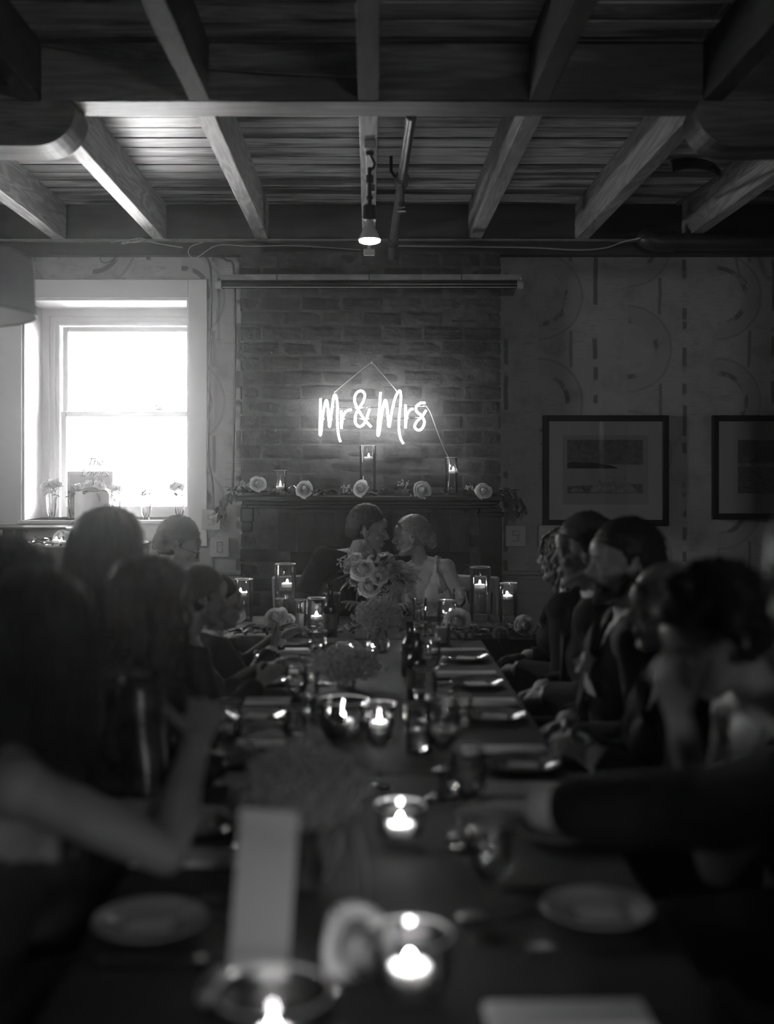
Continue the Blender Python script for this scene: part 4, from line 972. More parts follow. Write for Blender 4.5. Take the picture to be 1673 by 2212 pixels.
# framed photo leaning behind
ph = thing('photo_frame', 'thin frame standing on the window sill behind the cake', 'picture', (PX(195, 7.35), 7.35, WZ0))
hh = PZ(1018, 7.35)-WZ0; G().box((0, 0, hh/2), (.29, .015, hh), bev=.003).build('frame', M('pale_frame', .5, .5), ph)
G().box((0, -.009, hh/2), (.25, .003, hh-.04)).build('photo', M('photo_print', .35, .4, var=.4, vscale=6), ph)
def bud_vase(px, h, label, seed, fl):
    Y = 7.22; x = PX(px, Y); t = thing('bud_vase', label, 'vase', (x, Y, WZ0), 0, 'cut glass bud vases on the window sill')
    G().lathe([(.022, 0), (.018, .01), (.03, h*.4), (.034, h*.9), (.036, h), (.033, h), (.026, h*.4), (.014, .012), (.0001, .012)], 16).build('glass', glass, t, smooth=30)
    f = thing('posy', 'small posy in the '+label.split(' ', 1)[1], 'flowers', (x, Y, WZ0+.015), 0, 'posies on the window sill'); rr = random.Random(seed)
    g = G()
    for i in range(6): a = i; g.tube([(0, 0, 0), (math.cos(a)*.05, math.sin(a)*.03, h+rr.uniform(.03, .09))], .0015, 4)
    g.build('stem', leaf_m, f)
    for i in range(14 if fl else 6):
        a = rr.uniform(0, 2*PI); o = link('leaf', lf_ms[i % 4], f, (math.cos(a)*.02, math.sin(a)*.02, h+rr.uniform(-.01, .06))); o.rotation_euler = (rr.uniform(0, .9), 0, a); o.scale = (.9,)*3
    if fl:
        for i in range(fl): link('flower', rose_ms[i % 4], f, ((i-.5)*.04, 0, h+.045+.01*i), (.5, 0, i), (1.3,)*3)
    else: filler('berry', '', '', (0, 0, h+.05), (.045, .03, .035), 40, seed, .006, f, .15)
bud_vase(112, .14, 'cut glass vase leftmost on the sill', 1, 2); bud_vase(158, .12, 'cut glass vase left of the cake', 2, 0)
bud_vase(250, .12, 'cut glass vase right of the cake', 5, 1); bud_vase(316, .10, 'cut glass vase near middle of the sill', 3, 0); bud_vase(388, .13, 'cut glass vase rightmost on the sill', 4, 1)
# dark console at the left edge
cs = thing('high_table', 'black high table with thin top at the left edge below the window', 'table', (PX(20, 6.9), 6.9, 0))
z = PZ(1136, 6.9); G().box((-.12, 0, z-.008), (1.0, .30, .016), bev=.003).build('tabletop', black, cs)
for a, b in ((-.5, .1), (-.5, -.1), (.03, .1), (.03, -.1)): G().box2((a-.03, b-.03, 0), (a+.03, b+.03, z-.016), .003).build('leg', black, cs)
# ---------------------------------------------------------------- people
skin_m = M('skin', .24, .55, sss=.15, var=.06); suit_m = M('dark_suit_wool', .014, .85, spec=.25); shirt_m = M('white_shirt', .6, .75)
dress_m = M('black_dress', .02, .7); white_dress = M('ivory_dress', .42, .6); hair_d = M('dark_hair', .016, .5, spec=.22, var=.4, vscale=60, stretch=(3, 3, .3)); hair_br = M('brown_hair', .035, .5, spec=.25, var=.4, vscale=60, stretch=(3, 3, .3))
hair_bl = M('blond_hair', .17, .42, var=.6, vscale=60, stretch=(3, 3, .3)); eye_m = M('eye', .5, .1); pupil = M('pupil', .01, .1)
seq_m = M('patterned_dress', .05, .3, var=.95, vscale=22, metal=.35); beard_m = M('beard_hair', .05, .8); shoe_m = M('shoe_leather', .02, .3); gold_m = M('earring_metal', .7, .15, metal=1.0)
stk_m = M('dark_tights', .03, .6)

def cap(g, a, b, ra, rb, lat=None, n=18):
    """rounded tapered limb piece; ra, rb radius or (lateral, depth)"""
    a, b = V(a), V(b); d = b-a; L = d.length
    if L < 1e-5: d = V((0, 0, 1e-4)); L = 1e-4
    d = d.normalized(); ra = (ra, ra) if isinstance(ra, (int, float)) else ra; rb = (rb, rb) if isinstance(rb, (int, float)) else rb
    l = V(lat) if lat is not None else d.orthogonal(); l = (l-d*l.dot(d)).normalized(); o = d.cross(l)
    vs = []; rings = []
    ca = min(ra); cb = min(rb)
    for i in range(5): t = (i+.3)/5*PI/2; rings.append((a-d*ca*math.cos(t), ra[0]*math.sin(t), ra[1]*math.sin(t)))
    for i in range(5): t = i/4; rings.append((a.lerp(b, t), ra[0]+(rb[0]-ra[0])*t, ra[1]+(rb[1]-ra[1])*t))
    for i in range(5): t = (5-i-.7)/5*PI/2; rings.append((b+d*cb*math.cos(t), rb[0]*math.sin(t), rb[1]*math.sin(t)))
    for (c, w, e) in rings:
        for j in range(n): t = 2*PI*j/n; vs.append(c+l*math.cos(t)*w+o*math.sin(t)*e)
    k = len(rings); fs = [(i*n+j, i*n+(j+1) % n, (i+1)*n+(j+1) % n, (i+1)*n+j) for i in range(k-1) for j in range(n)]
    fs += [tuple(reversed(range(n))), tuple((k-1)*n+j for j in range(n))]
    return g.add(vs, fs)

def remesh(g, vox, it=3, name='body', mat=None):
    me = bpy.data.meshes.new('tmp'); me.from_pydata([tuple(v) for v in g.v], [], g.f); me.update()
    bm = bmesh.new(); bm.from_mesh(me); bmesh.ops.recalc_face_normals(bm, faces=bm.faces); bm.to_mesh(me); bm.free()
    o = bpy.data.objects.new('tmp', me); COL.objects.link(o)
    m = o.modifiers.new('r', 'REMESH'); m.mode = 'VOXEL'; m.voxel_size = vox; m.adaptivity = vox*.35
    if it: sm = o.modifiers.new('s', 'SMOOTH'); sm.factor = .5; sm.iterations = it
    dg = bpy.context.evaluated_depsgraph_get(); me2 = bpy.data.meshes.new_from_object(o.evaluated_get(dg))
    bpy.data.objects.remove(o); bpy.data.meshes.remove(me); me2.name = name
    me2.materials.clear(); me2.materials.append(mat)
    me2.polygons.foreach_set('use_smooth', [True]*len(me2.polygons)); return me2

def wrinkle(me, amp, fr=9, seed=0):
    n = len(me.vertices); co = np.empty(n*3); me.vertices.foreach_get('co', co); nr = np.empty(n*3); me.vertex_normals.foreach_get('vector', nr)
    co = co.reshape(-1, 3); nr = nr.reshape(-1, 3); x, y, z = co.T
    w = np.sin(x*fr*2.1+3*np.sin(z*fr*.9+seed)+y*fr*1.7)*.5+np.sin(z*fr*3.1+2*np.sin(x*fr*1.3+seed*2)+y*fr*2.3)*.5
    co += nr*(w*amp)[:, None]; me.vertices.foreach_set('co', co.ravel()); me.update()

def cutmesh(me, keep):
    bm = bmesh.new(); bm.from_mesh(me)
    bmesh.ops.delete(bm, geom=[f for f in bm.faces if not keep(f.calc_center_median())], context='FACES')
    bm.to_mesh(me); bm.free(); me.update()

def head_shape(g, H, f=1.0, fem=False):
    T = lambda x, y, z: H @ V((x*f, y*f, z*f)); Rm = H.to_3x3()
    def E(c, r): g.ell(T(*c), (r[0]*f, r[1]*f, r[2]*f), 20, 14, Rm)
    j = .9 if fem else 1.0
    E((0, -.016, .03), (.074, .094, .084)); E((0, .024, -.02), (.06, .066, .08)); E((0, .03, -.06), (.047*j, .052, .05))
    E((0, .076, .045), (.05, .022, .035))
    cap(g, T(0, .056, -.098), T(0, .074, -.096), .019*f*j, .017*f*j)
    for s in (-1, 1):
        cap(g, T(s*.05*j, .0, -.055), T(s*.016, .07, -.096), .017*f, .015*f)
        E((s*.04, .064, -.022), (.019, .018, .017))
        cap(g, T(s*.012, .089, .021), T(s*.043, .075, .02), .0095*f*(.8 if fem else 1), .008*f)
        g.ell(T(s*.076, -.006, -.008), (.008*f, .018*f, .031*f), 12, 10, Rm @ Euler((.15, 0, s*.35)).to_matrix())
        E((s*.0105, .099, -.03), (.0085, .009, .0075)); E((s*.03, .0785, .0), (.0135, .008, .0085))
    cap(g, T(0, .088, .015), T(0, .111, -.022), .0075*f, .0105*f)
    cap(g, T(-.017, .0885, -.054), T(.017, .0885, -.054), .006*f, .006*f); cap(g, T(0, .0945, -.053), T(0, .0945, -.054), .0065*f, .0065*f)
    cap(g, T(-.013, .087, -.066), T(.013, .087, -.066), .0075*f, .0075*f)

def hand_shape(g, W, d, up, side, s=1.0, curl=.5, spread=.12):
    """W wrist, d direction of the hand, up = back of the hand, side=+1 thumb on the +lateral side"""
    d = d.normalized(); up = (up-d*up.dot(d)).normalized(); lt = d.cross(up)*side
    pc = W+d*.05*s
    cap(g, W-d*.01*s, W+d*.075*s, (.028*s, .017*s), (.040*s, .013*s), lt)
    for i, (o, L) in enumerate(((.031, .074), (.011, .084), (-.010, .078), (-.030, .060))):
        p = W+d*(.085-abs(i-1)*.004)*s+lt*o*s; a = spread*(1.5-i)*1.0; dd = (d+lt*a).normalized(); u = up
        for k, fr in enumerate((.46, .30, .24)):
            ang = curl*(.55+.35*k); dd2 = (dd*math.cos(ang)-u*math.sin(ang)).normalized(); u = (u*math.cos(ang)+dd*math.sin(ang)).normalized(); dd = dd2
            q = p+dd*L*fr*s; cap(g, p, q, (.0092-.0012*k)*s, (.0084-.0012*k)*s, n=10); p = q
    p = W+d*.022*s+lt*.026*s; dd = (d*.65+lt*.75-up*.2*curl).normalized()
    for k, L in enumerate((.04, .033, .026)):
        q = p+dd*L*s; cap(g, p, q, (.0125-.0018*k)*s, (.011-.0018*k)*s, n=10); p = q; dd = (dd*.86+d*.3-up*.35*curl-lt*.15*k).normalized()

def ik(S, T, l1, l2, pole):
    S, T = V(S), V(T); d = T-S; L = min(d.length, (l1+l2)*.985)
    if L < abs(l1-l2)+.01: L = abs(l1-l2)+.01
    dn = d.normalized(); Tn = S+dn*L; a = (l1*l1-l2*l2+L*L)/(2*L); h = math.sqrt(max(l1*l1-a*a, 0))
    p = V(pole)-S; p = (p-dn*p.dot(dn)); p = p.normalized() if p.length > 1e-6 else dn.orthogonal()
    return S+dn*a+p*h, Tn

def hair_cap(H, f, th, front=.42, temple=.2, side=-.12, back=-.62, seed=0, rough=.004, crown=.0, fr=7):
    g = G(); nu, nv = 64, 40; vs = []
    c = V((0, -.016, .03)); rx, ry, rz = .0755, .0955, .0855
    for j in range(nv+1):
        t = PI*j/nv
        for i in range(nu):
            a = 2*PI*i/nu; d = V((math.sin(t)*math.cos(a), math.sin(t)*math.sin(a), math.cos(t)))
            y = d.y
            hl = float(np.interp(y, (-.75, -.25, -.14, -.02, .05, .22, .34, .62, .92), (back, back*.85, side*.4, side*.4, side-.25, side-.25, temple*.5, temple, front)))
            m = max(0, min(1, (d.z-hl)/.14+.3)); m = m*m*(3-2*m)
            k = noise.noise(d*fr+V((seed, 0, 0)))*rough+noise.noise(d*fr*3+V((seed, 5, 0)))*rough*.6
            r = -.009+(th+.009+crown*max(0, d.z)**2+k)*m
            rzz = rz if d.z > 0 else rz+.030
            vs.append(H @ (V((c.x+d.x*(rx+r), c.y+d.y*(ry+r)+(.012*d.z if d.z < 0 and y < 0 else 0), c.z+d.z*(rzz+r)))*f))
    fs = [(j*nu+i, (j+1)*nu+i, (j+1)*nu+(i+1) % nu, j*nu+(i+1) % nu) for j in range(nv) for i in range(nu)]
    return g.add(vs, fs)

def strands(g, H, f, n, length, th, seed, wave=.0, r=.006, part=0.0, torso=None, back_only=False, tie=None, curlr=0.0):
    rr = random.Random(seed); c = V((0, -.016, .03)); e = V((.0755, .0955, .0855)); Hi = H.inverted(); down = (H.to_3x3().inverted() @ V((0, 0, -1))).normalized()
    for i in range(n):
        while True:
            d = V((rr.gauss(0, 1), rr.gauss(0, 1)-.35, abs(rr.gauss(0, 1))*.9)).normalized()
            if d.y > .72 or (d.y > .3 and d.z < .45): continue
            if back_only and d.y > .35: continue
            break
        p = V((c.x+d.x*(e.x+th*.6), c.y+d.y*(e.y+th*.6), c.z+d.z*(e.z+th*.6)))
        sx = 1 if p.x > part else -1; v = (V((sx*.55, -.25, .05))).normalized(); pts = [p.copy()]; N = 16; st = length*rr.uniform(.8, 1.1)/N; ph = rr.uniform(0, 6)
        lay = th*rr.uniform(.5, 1.25)
        for k in range(N):
            v = (v*.55+down*.6).normalized(); p = p+v*st
            q = p-c; er = V((e.x+lay, e.y+lay, e.z+lay)); u = V((q.x/er.x, q.y/er.y, q.z/er.z)); L = u.length
            if L < 1: u = u/L; p = c+V((u.x*er.x, u.y*er.y, u.z*er.z))
            if p.z < .05 and p.y > .045 and abs(p.x) < .066: p.x = .068*(1 if p.x > 0 else -1) if abs(p.x) > .004 else .068*sx; p.y -= .012
            if p.z < -.04: # keep clear of the neck and drape over shoulders
                rad = math.hypot(p.x, p.y+.02); mn = .058+lay*.6
                if rad < mn: kx = mn/max(rad, 1e-4); p.x *= kx; p.y = (p.y+.02)*kx-.02
            if torso is not None:
                w = torso(H @ (p*f))
                if w is not None: p = (Hi @ w)/f
            wv = V((math.sin(k*1.1+ph)*wave*min(1, k/6), math.cos(k*1.1+ph)*wave*.7*min(1, k/6), 0))
            pts.append(p+wv)
        R0 = r*rr.uniform(.7, 1.2)
        g.tube([H @ (q*f) for q in pts], [R0*.7, R0, R0, R0*.9, R0*.35], 5, flat=.6)

def swept(g, H, f, n, th, seed):
    rr = random.Random(seed); c = V((0, -.016, .03)); e = V((.0755, .0955, .0855)); B = V((0, -.93, -.36)).normalized()
    for i in range(n):
        a = rr.uniform(-1.75, 1.75); el = rr.uniform(-.25, 1.25)*(1-abs(a)/4)
        y = math.cos(a)*math.cos(el); z = .50*max(0, y)+math.sin(max(el, -.2))*.8-.05; d = V((math.sin(a), max(y, -.3)*.9, z)).normalized(); pts = []
        if d.y > .6 and d.z < .46: d.z = .5; d.normalize()
        off = rr.uniform(.6, 1.15)*th; ang = d.angle(B); ax = d.cross(B).normalized() if ang > .01 else V((1, 0, 0))
        for k in range(11):
            q = Quaternion(ax, ang*k/10) @ d; q.z -= .0; w = math.sin(k*1.2+i)*.0015; rz = e.z+(0 if q.z > 0 else .02)
            pts.append(H @ (V((c.x+q.x*(e.x+off+w), c.y+q.y*(e.y+off), c.z+q.z*(rz+off)))*f))
        g.tube(pts, [.003, .0055, .006, .006, .005], 5, flat=.6)

def person(label, head, yaw, lean=8, side=0, hyaw=0, pitch=0, roll=0, fem=False, hair='short', hm=None, wear='suit', wm=None, lh=None, rh=None,
           lp=None, rp=None, curl=.5, vox=.0065, seed=0, beard=False, group=None, skin=skin_m, glasses=False, earring=False, wide=1.0, zmin=None, lcurl=None, legs=True, flower=False, al=1.0):
    head = V(head); rz = math.radians(yaw); L = math.radians(lean)
    cx = lambda v: v
    def spine(p):      # lean forward and sideways about the pelvis
        p = V(p); q = p-V((0, 0, .55)); q = Matrix.Rotation(-L, 3, 'X') @ q; q = Matrix.Rotation(math.radians(side), 3, 'Y') @ q; return q+V((0, 0, .55))
    hc = spine((0, .012, 1.225)); s = (head.z)/hc.z
    Rz = Matrix.Rotation(rz, 3, 'Z'); root = V((head.x, head.y, 0))-Rz @ V((hc.x*s, hc.y*s, 0)); root.z = 0
    t = bpy.data.objects.new('person', None)
    toL = lambda w: (Rz.inverted() @ (V(w)-root))/s
    # everything is made in local metres then scaled by s
    f = .93 if fem else 1.0; f *= 1.0
    H = Matrix.Translation(hc) @ Matrix.Rotation(math.radians(hyaw), 4, 'Z') @ Matrix.Rotation(math.radians(-pitch), 4, 'X') @ Matrix.Rotation(math.radians(roll), 4, 'Y')
    sw = (.150 if fem else .178)*wide; wa = .118 if fem else .145; ch = .135 if fem else .158; hp = .165 if fem else .16
    S = {k: spine((k*sw, -.005, 1.015)) for k in (-1, 1)}; X = (1, 0, 0); lat = Matrix.Rotation(math.radians(side), 3, 'Y') @ V(X)
    def torso(g, i=0.0, top=True):
        cap(g, spine((0, 0, .55)), spine((0, 0, .70)), (hp+i, .115+i), (wa+i, .09+i), lat, 24)
        cap(g, spine((0, 0, .70)), spine((0, .012, .89)), (wa+i, .09+i), (ch+i, .105+i), lat, 24)
        if top:
            cap(g, spine((0, .012, .89)), spine((0, -.004, .99)), (ch+i, .105+i), (ch*.92+i, .075+i), lat, 24)
            cap(g, S[-1], S[1], .05+i, .05+i, n=20)
            for k in (-1, 1): cap(g, spine((k*.02, -.015, 1.065)), S[k]+V((0, 0, -.0)), .04+i*.8, .043+i, n=16)
        if fem:
            for k in (-1, 1): g.ell(spine((k*.062, .085, .90)), .055+i, 16, 12)
    arms = {}
    for k, tgt, pol in ((-1, lh, lp), (1, rh, rp)):
        l1, l2 = .275*al, .245*al
        tg = toL(tgt) if tgt is not None else spine((k*.16, .22, .74)) if False else V((k*.15, .36, .66))
        po = toL(pol) if pol is not None else S[k]+V((k*.25, -.15, -.5))
        E_, W_ = ik(S[k], tg, l1, l2, po); arms[k] = (S[k], E_, W_)
    def arm(g, k, i=0.0, upto=1.0, up=True):
        a, e, w = arms[k]; q = .85 if fem else 1.0
        cap(g, a, e, .052*q+i, .041*q+i); cap(g, e, e.lerp(w, .45), .041*q+i, .040*q+i); cap(g, e.lerp(w, .45), e.lerp(w, upto), .040*q+i, .028*q+i if upto > .9 else .034*q+i)
    def leg(g, k, i=0.0):
        hj = V((k*.09, .02, .54)); kn_ = V((k*.12, .43, .53)); an = V((k*.12, .40, .10))
        cap(g, hj, kn_, .085+i, .058+i); cap(g, kn_, kn_.lerp(an, .4), .056+i, .054+i); cap(g, kn_.lerp(an, .4), an, .054+i, .036+i)
    body = G(); torso(body); cap(body, spine((0, -.018, 1.03)), H @ V((0, -.02, -.06)), .054*(.84 if fem else 1), .05*(.84 if fem else 1))
    head_shape(body, H, f, fem)
    for k in (-1, 1):
        arm(body, k); a, e, w = arms[k]; d = (w-e).normalized(); upv = V((0, 0, 1)) if abs(d.z) < .8 else V((0, 1, 0))
        hand_shape(body, w+d*.005, d+V((0, .0, -.1)), upv+V((k*.5, 0, 0)), 1 if k < 0 else -1, .93 if fem else 1.02, curl if k > 0 or lcurl is None else lcurl)
        leg(body, k); cap(body, (k*.12, .38, .055), (k*.13, .52, .035), .036, .03)
    nm = 'person'
    me = remesh(body, vox, 2, 'person', skin); 
    ob = link('person', me, None, root, (0, 0, rz), (s, s, s)); bpy.data.objects.remove(t); t = ob
    tag(t, label, 'person', group)
    # eyes
    for k in (-1, 1):
        e = G().ell(H @ (V((k*.03, .0815, .0))*f), .0085*f, 12, 8).build('eye', eye_m, t, smooth=True)
        G().ell(H @ (V((k*.03, .0885, .0))*f), .0035*f, 8, 6).build('pupil', pupil, e)
        cap(g := G(), H @ (V((k*.014, .098, .0265))*f), H @ (V((k*.044, .084, .027))*f), .0028, .0022, n=8); g.build('eyebrow', hm or hair_d, t)
    def tors(w):       # push hair outside the shoulders
        q = Matrix.Rotation(-math.radians(side), 3, 'Y') @ (w-V((0, 0, .55))); q = Matrix.Rotation(L, 3, 'X') @ q
        z = q.z+.55
        if z > 1.06: return None
        W_, D_ = sw+.06, .1
        u = math.hypot(q.x/W_, q.y/D_)
        if z > 1.0 and z <= 1.06: lim = max(.0, 1-(z-1.0)/.06*.6)
        else: lim = 1
        if u >= lim or u < 1e-4: return None
        k = lim/u
        if abs(q.x) > .06 and abs(q.y) < .05: q.y = math.copysign(D_*1.02, q.y if abs(q.y) > .01 else -1)
        else: q.y *= k
        q = Matrix.Rotation(-L, 3, 'X') @ q; return (Matrix.Rotation(math.radians(side), 3, 'Y') @ q)+V((0, 0, .55))
    # hair
    hm = hm or hair_d; g = G()
    if hair == 'short': g = hair_cap(H, f, .013, .46, .28, -.05, -.72, seed, .007, .012, 12)
    elif hair == 'quiff': g = hair_cap(H, f, .010, .44, .3, .0, -.70, seed, .007, .022, 12)
    elif hair == 'long': g = hair_cap(H, f, .016, .52, .3, -.35, -.8, seed, .004, .004); strands(g, H, f, 260, .40, .02, seed, .012, .0085, torso=tors)
    elif hair == 'straight': g = hair_cap(H, f, .016, .52, .3, -.35, -.8, seed, .003, .004); strands(g, H, f, 280, .42, .018, seed, .002, .009, torso=tors)
    elif hair == 'bob': g = hair_cap(H, f, .014, .5, .3, -.3, -.8, seed, .004, .006); strands(g, H, f, 230, .20, .02, seed, .008, .0075)
    elif hair == 'updo':
        g = hair_cap(H, f, .015, .52, .32, -.1, -.7, seed, .004, .006)
        g.ell(H @ (V((0, -.112, -.02))*f), (.046, .036, .042), 18, 12, H.to_3x3()); swept(g, H, f, 190, .012, seed)
        rr_ = random.Random(seed)
        for i in range(26):
            a = i*.5; c0 = H @ (V((.03*math.cos(a), -.118-.012*math.sin(a*2), -.025+.032*math.sin(a)))*f); g.tube([c0+V((math.cos(b*.9)*.016, rr_.uniform(-.004, .004), math.sin(b*.9)*.016)) for b in range(7)], .005, 5)
    elif hair == 'curly':
        g = hair_cap(H, f, .026, .46, .3, -.3, -.8, seed, .02, .012, 8); rr_ = random.Random(seed)
        for i in range(150):
            d = V((rr_.gauss(0, 1), rr_.gauss(0, 1)-.4, rr_.gauss(0, 1)+.4)).normalized()
            if d.y > .5 and d.z < .5: continue
            c0 = V((d.x*.098, -.016+d.y*.118, .03+d.z*.108))*f; u = d.orthogonal().normalized(); w = d.cross(u)
            g.tube([H @ (c0+u*math.cos(b)*.012+w*math.sin(b)*.012+d*b*.002) for b in range(7)], .0045, 5)
    hr = g.build('hair', hm, t, smooth=80)
    if beard:
        g = G()
        for k in (-1, 1):
            cap(g, H @ V((k*.067, .008, -.03)), H @ V((k*.052, .03, -.075)), .012, .017); cap(g, H @ V((k*.052, .03, -.075)), H @ V((0, .083, -.1)), .018, .02)
            cap(g, H @ V((k*.034, .075, -.072)), H @ V((0, .08, -.088)), .014, .016); cap(g, H @ V((k*.022, .093, -.05)), H @ V((0, .1, -.043)), .0055, .006)
            cap(g, H @ V((k*.024, .09, -.052)), H @ V((k*.02, .088, -.075)), .006, .008)
        me = remesh(g, .0045, 2, 'beard', beard_m); wrinkle(me, .0015, 60); link('beard', me, t)
    if glasses:
        g = G()
        for k in (-1, 1): g.tube([H @ (V((k*.033+.022*math.cos(a/8*PI), .098, .0+.017*math.sin(a/8*PI)))*f) for a in range(17)], .0018, 5).tube([H @ (V((k*.055, .096, .004))*f), H @ (V((k*.078, .06, .006))*f), H @ (V((k*.08, -.005, .004))*f)], .0018, 5)
        g.build('glasses', black, t)
    if earring:
        for k in (-1, 1): G().ell(H @ (V((k*.083, .002, -.048))*f), (.0055, .0055, .008), 10, 8).build('earring', gold_m, t)
    # clothes
    un = lambda p: (Matrix.Rotation(L, 3, 'X') @ (Matrix.Rotation(-math.radians(side), 3, 'Y') @ (p-V((0, 0, .55)))))+V((0, 0, .55))
    if wear == 'suit':
        g = G(); torso(g, .009); cap(g, spine((0, -.018, 1.02)), spine((0, -.010, 1.105)), .062, .060)
        for k in (-1, 1): a, e, w = arms[k]; cap(g, e.lerp(w, .55), e.lerp(w, .985), .042, .036)
        me = remesh(g, .008, 2, 'shirt', shirt_m); cutmesh(me, lambda c: un(c).z < 1.10 + .0*c.x); link('shirt', me, t)
        g = G(); torso(g, .021)
        for k in (-1, 1): arm(g, k, .013, .9 if al == 1 else .76)
        cap(g, spine((0, -.03, 1.02)), spine((0, -.025, 1.085)), .066, .066)
        me = remesh(g, .008, 3, 'jacket', wm or suit_m); wrinkle(me, .0022, 12, seed)
        def keep(c):
            q = un(c)
            if q.z > 1.083: return False
            if q.y > .02 and q.z > .80 and abs(q.x) < (q.z-.80)*.32: return False
            ok = True
            for k in (-1, 1):
                a, e, w = arms[k]
                if (c-w).length < .045 and (c-e).dot((w-e).normalized()) > (w-e).length*.93: ok = False
            return ok
        cutmesh(me, keep); jk = link('jacket', me, t); m = jk.modifiers.new('thickness', 'SOLIDIFY'); m.thickness = .006; m.offset = 1
        for k in (-1, 1):   # lapels
            g = G(); a, b, c, d = [spine(q) for q in ((k*.035, .10, 1.055), (k*.09, .128, .985), (k*.028, .165, .80), (k*.0, .155, .81))]
            mid = spine((k*.118, .112, .965)); vs = [a, b, mid, c, d, spine((k*.058, .133, .96))]
            n_ = spine((0, 1, .55))-spine((0, 0, .55)); g.add([v+n_*.004 for v in vs]+[v-n_*.01 for v in vs], [(0, 1, 5), (1, 2, 5), (5, 2, 3), (5, 3, 4), (0, 5, 4), (6, 11, 7), (7, 11, 8), (11, 9, 8), (11, 10, 9), (6, 10, 11), (0, 6, 7, 1), (1, 7, 8, 2), (2, 8, 9, 3), (3, 9, 10, 4), (4, 10, 6, 0)])
            g.build('lapel', wm or suit_m, jk)
        if flower:
            c = spine((-.10, .15, .95)); o = link('boutonniere', rose_ms[1], t, c, (-1.2, .2, 0), (.75,)*3); link('leaf', lf_ms[0], o, (.0, 0, 0), (.5, 0, 2), (.7,)*3); link('leaf', lf_ms[1], o, (.0, 0, 0), (.5, 0, .6), (.7,)*3)
            G().add([spine(q) for q in ((-.135, .128, .885), (-.075, .148, .885), (-.10, .145, .925), (-.135, .12, .86), (-.075, .14, .86), (-.1, .13, .9))], [(0, 1, 2), (3, 5, 4), (0, 3, 4, 1), (1, 4, 5, 2), (2, 5, 3, 0)]).build('pocket_square', shirt_m, t)
        g = G()
        for k in (-1, 1): leg(g, k, .014)
        cap(g, (0, 0, .56), (0, 0, .60), (hp+.016, .13), (hp+.012, .12), X)
        link('trousers', remesh(g, .012, 2, 'trousers', suit_m), t)
    else:
        g = G(); torso(g, .009, True)
        cap(g, (0, .0, .55), (0, .42, .54), (.19, .105), (.17, .08), X, 24); cap(g, (0, .42, .53), (0, .44, .22), (.17, .08), (.19, .09), X, 24)
        if wear == 'sleeves':
            for k in (-1, 1): arm(g, k, .012, .85)
        me = remesh(g, .008, 3, 'dress', wm or dress_m); wrinkle(me, .0018, 14, seed)
        def keep(c):
            q = un(c)
            if wear == 'sleeves': return q.z < .99+.07*min(1, (abs(q.x)/.09)**2)
            if wear == 'vneck':
                if q.z > .80 and abs(q.x) < (q.z-.80)*.42 and q.y > 0: return False
                if q.z > .90 and abs(q.x) < (q.z-.88)*.5 and q.y < 0: return False
                return (abs(q.x) < sw*.78 or q.z < .90) and q.z < 1.09
            if wear == 'strap':      # low back with thin straps
                if q.z > .90: return .055 < abs(q.x) < .085
                return True
            return (abs(q.x) < sw*.80 or q.z < .90) and q.z < .975+.085*min(1, (abs(q.x)/.085)**2)
        cutmesh(me, keep); d_ = link('dress', me, t); m = d_.modifiers.new('thickness', 'SOLIDIFY'); m.thickness = .003; m.offset = 1
    for k in (-1, 1):
        g = G(); cap(g, (k*.12, .37, .055), (k*.13, .53, .038), .044, .038); cap(g, (k*.12, .40, .05), (k*.12, .40, .12), .042, .042)
        me = remesh(g, .012, 1, 'shoe', shoe_m); link('shoe', me, t)
    return t, s, root, rz

def chair_for(root, rz, label, m, mc):
    t = thing('dining_chair', label, 'chair', root, rz, 'dining chairs')
    G().box((0, .06, .415), (.44, .46, .035), bev=.012).build('seat', mc, t)
    for sx in (-1, 1):
        G().box((sx*.19, .26, .2), (.032, .032, .40), bev=.004).build('leg', m, t); G().box((sx*.19, -.17, .2), (.032, .032, .40), bev=.004).build('leg', m, t)
    g = G()
    for sx in (-1, 1): g.box((sx*.20, -.195, .65), (.03, .028, .50), (.10, 0, 0), bev=.004)
    g.box((0, -.222, .865), (.43, .03, .09), (.10, 0, 0), bev=.01); g.box((0, -.2, .68), (.40, .02, .05), (.10, 0, 0), bev=.006)
    g.build('backrest', m, t)

dark_ch = M('dark_chair_wood', .03, .5); white_ch = M('white_chair', .22, .5)
def seat(res, label, m=None):
    _, s, root, rz = res; chair_for(root, rz, label, m or dark_ch, m or dark_ch)

# the couple
r = person('groom in a dark suit kissing the bride, short hair', P(795, 1147, 6.12), -150, 14, -14, 58, 8, 0, hair='quiff', hm=hair_br, vox=.005, seed=3, lh=(-.02, 5.88, .79), rh=(-.30, 5.88, .79))
seat(r, 'white chair under the groom behind head table', white_ch)
r = person('bride in pale low-necked dress kissing the groom, hair in updo', P(889, 1160, 6.12), 150, 12, 12, -60, 4, 0, fem=True, hair='updo', hm=hair_bl, wear='vneck', wm=white_dress, vox=.005, seed=4, earring=True, lh=(.36, 5.86, .79), rh=(.14, 5.86, .79))
seat(r, 'white chair under the bride behind head table', white_ch)
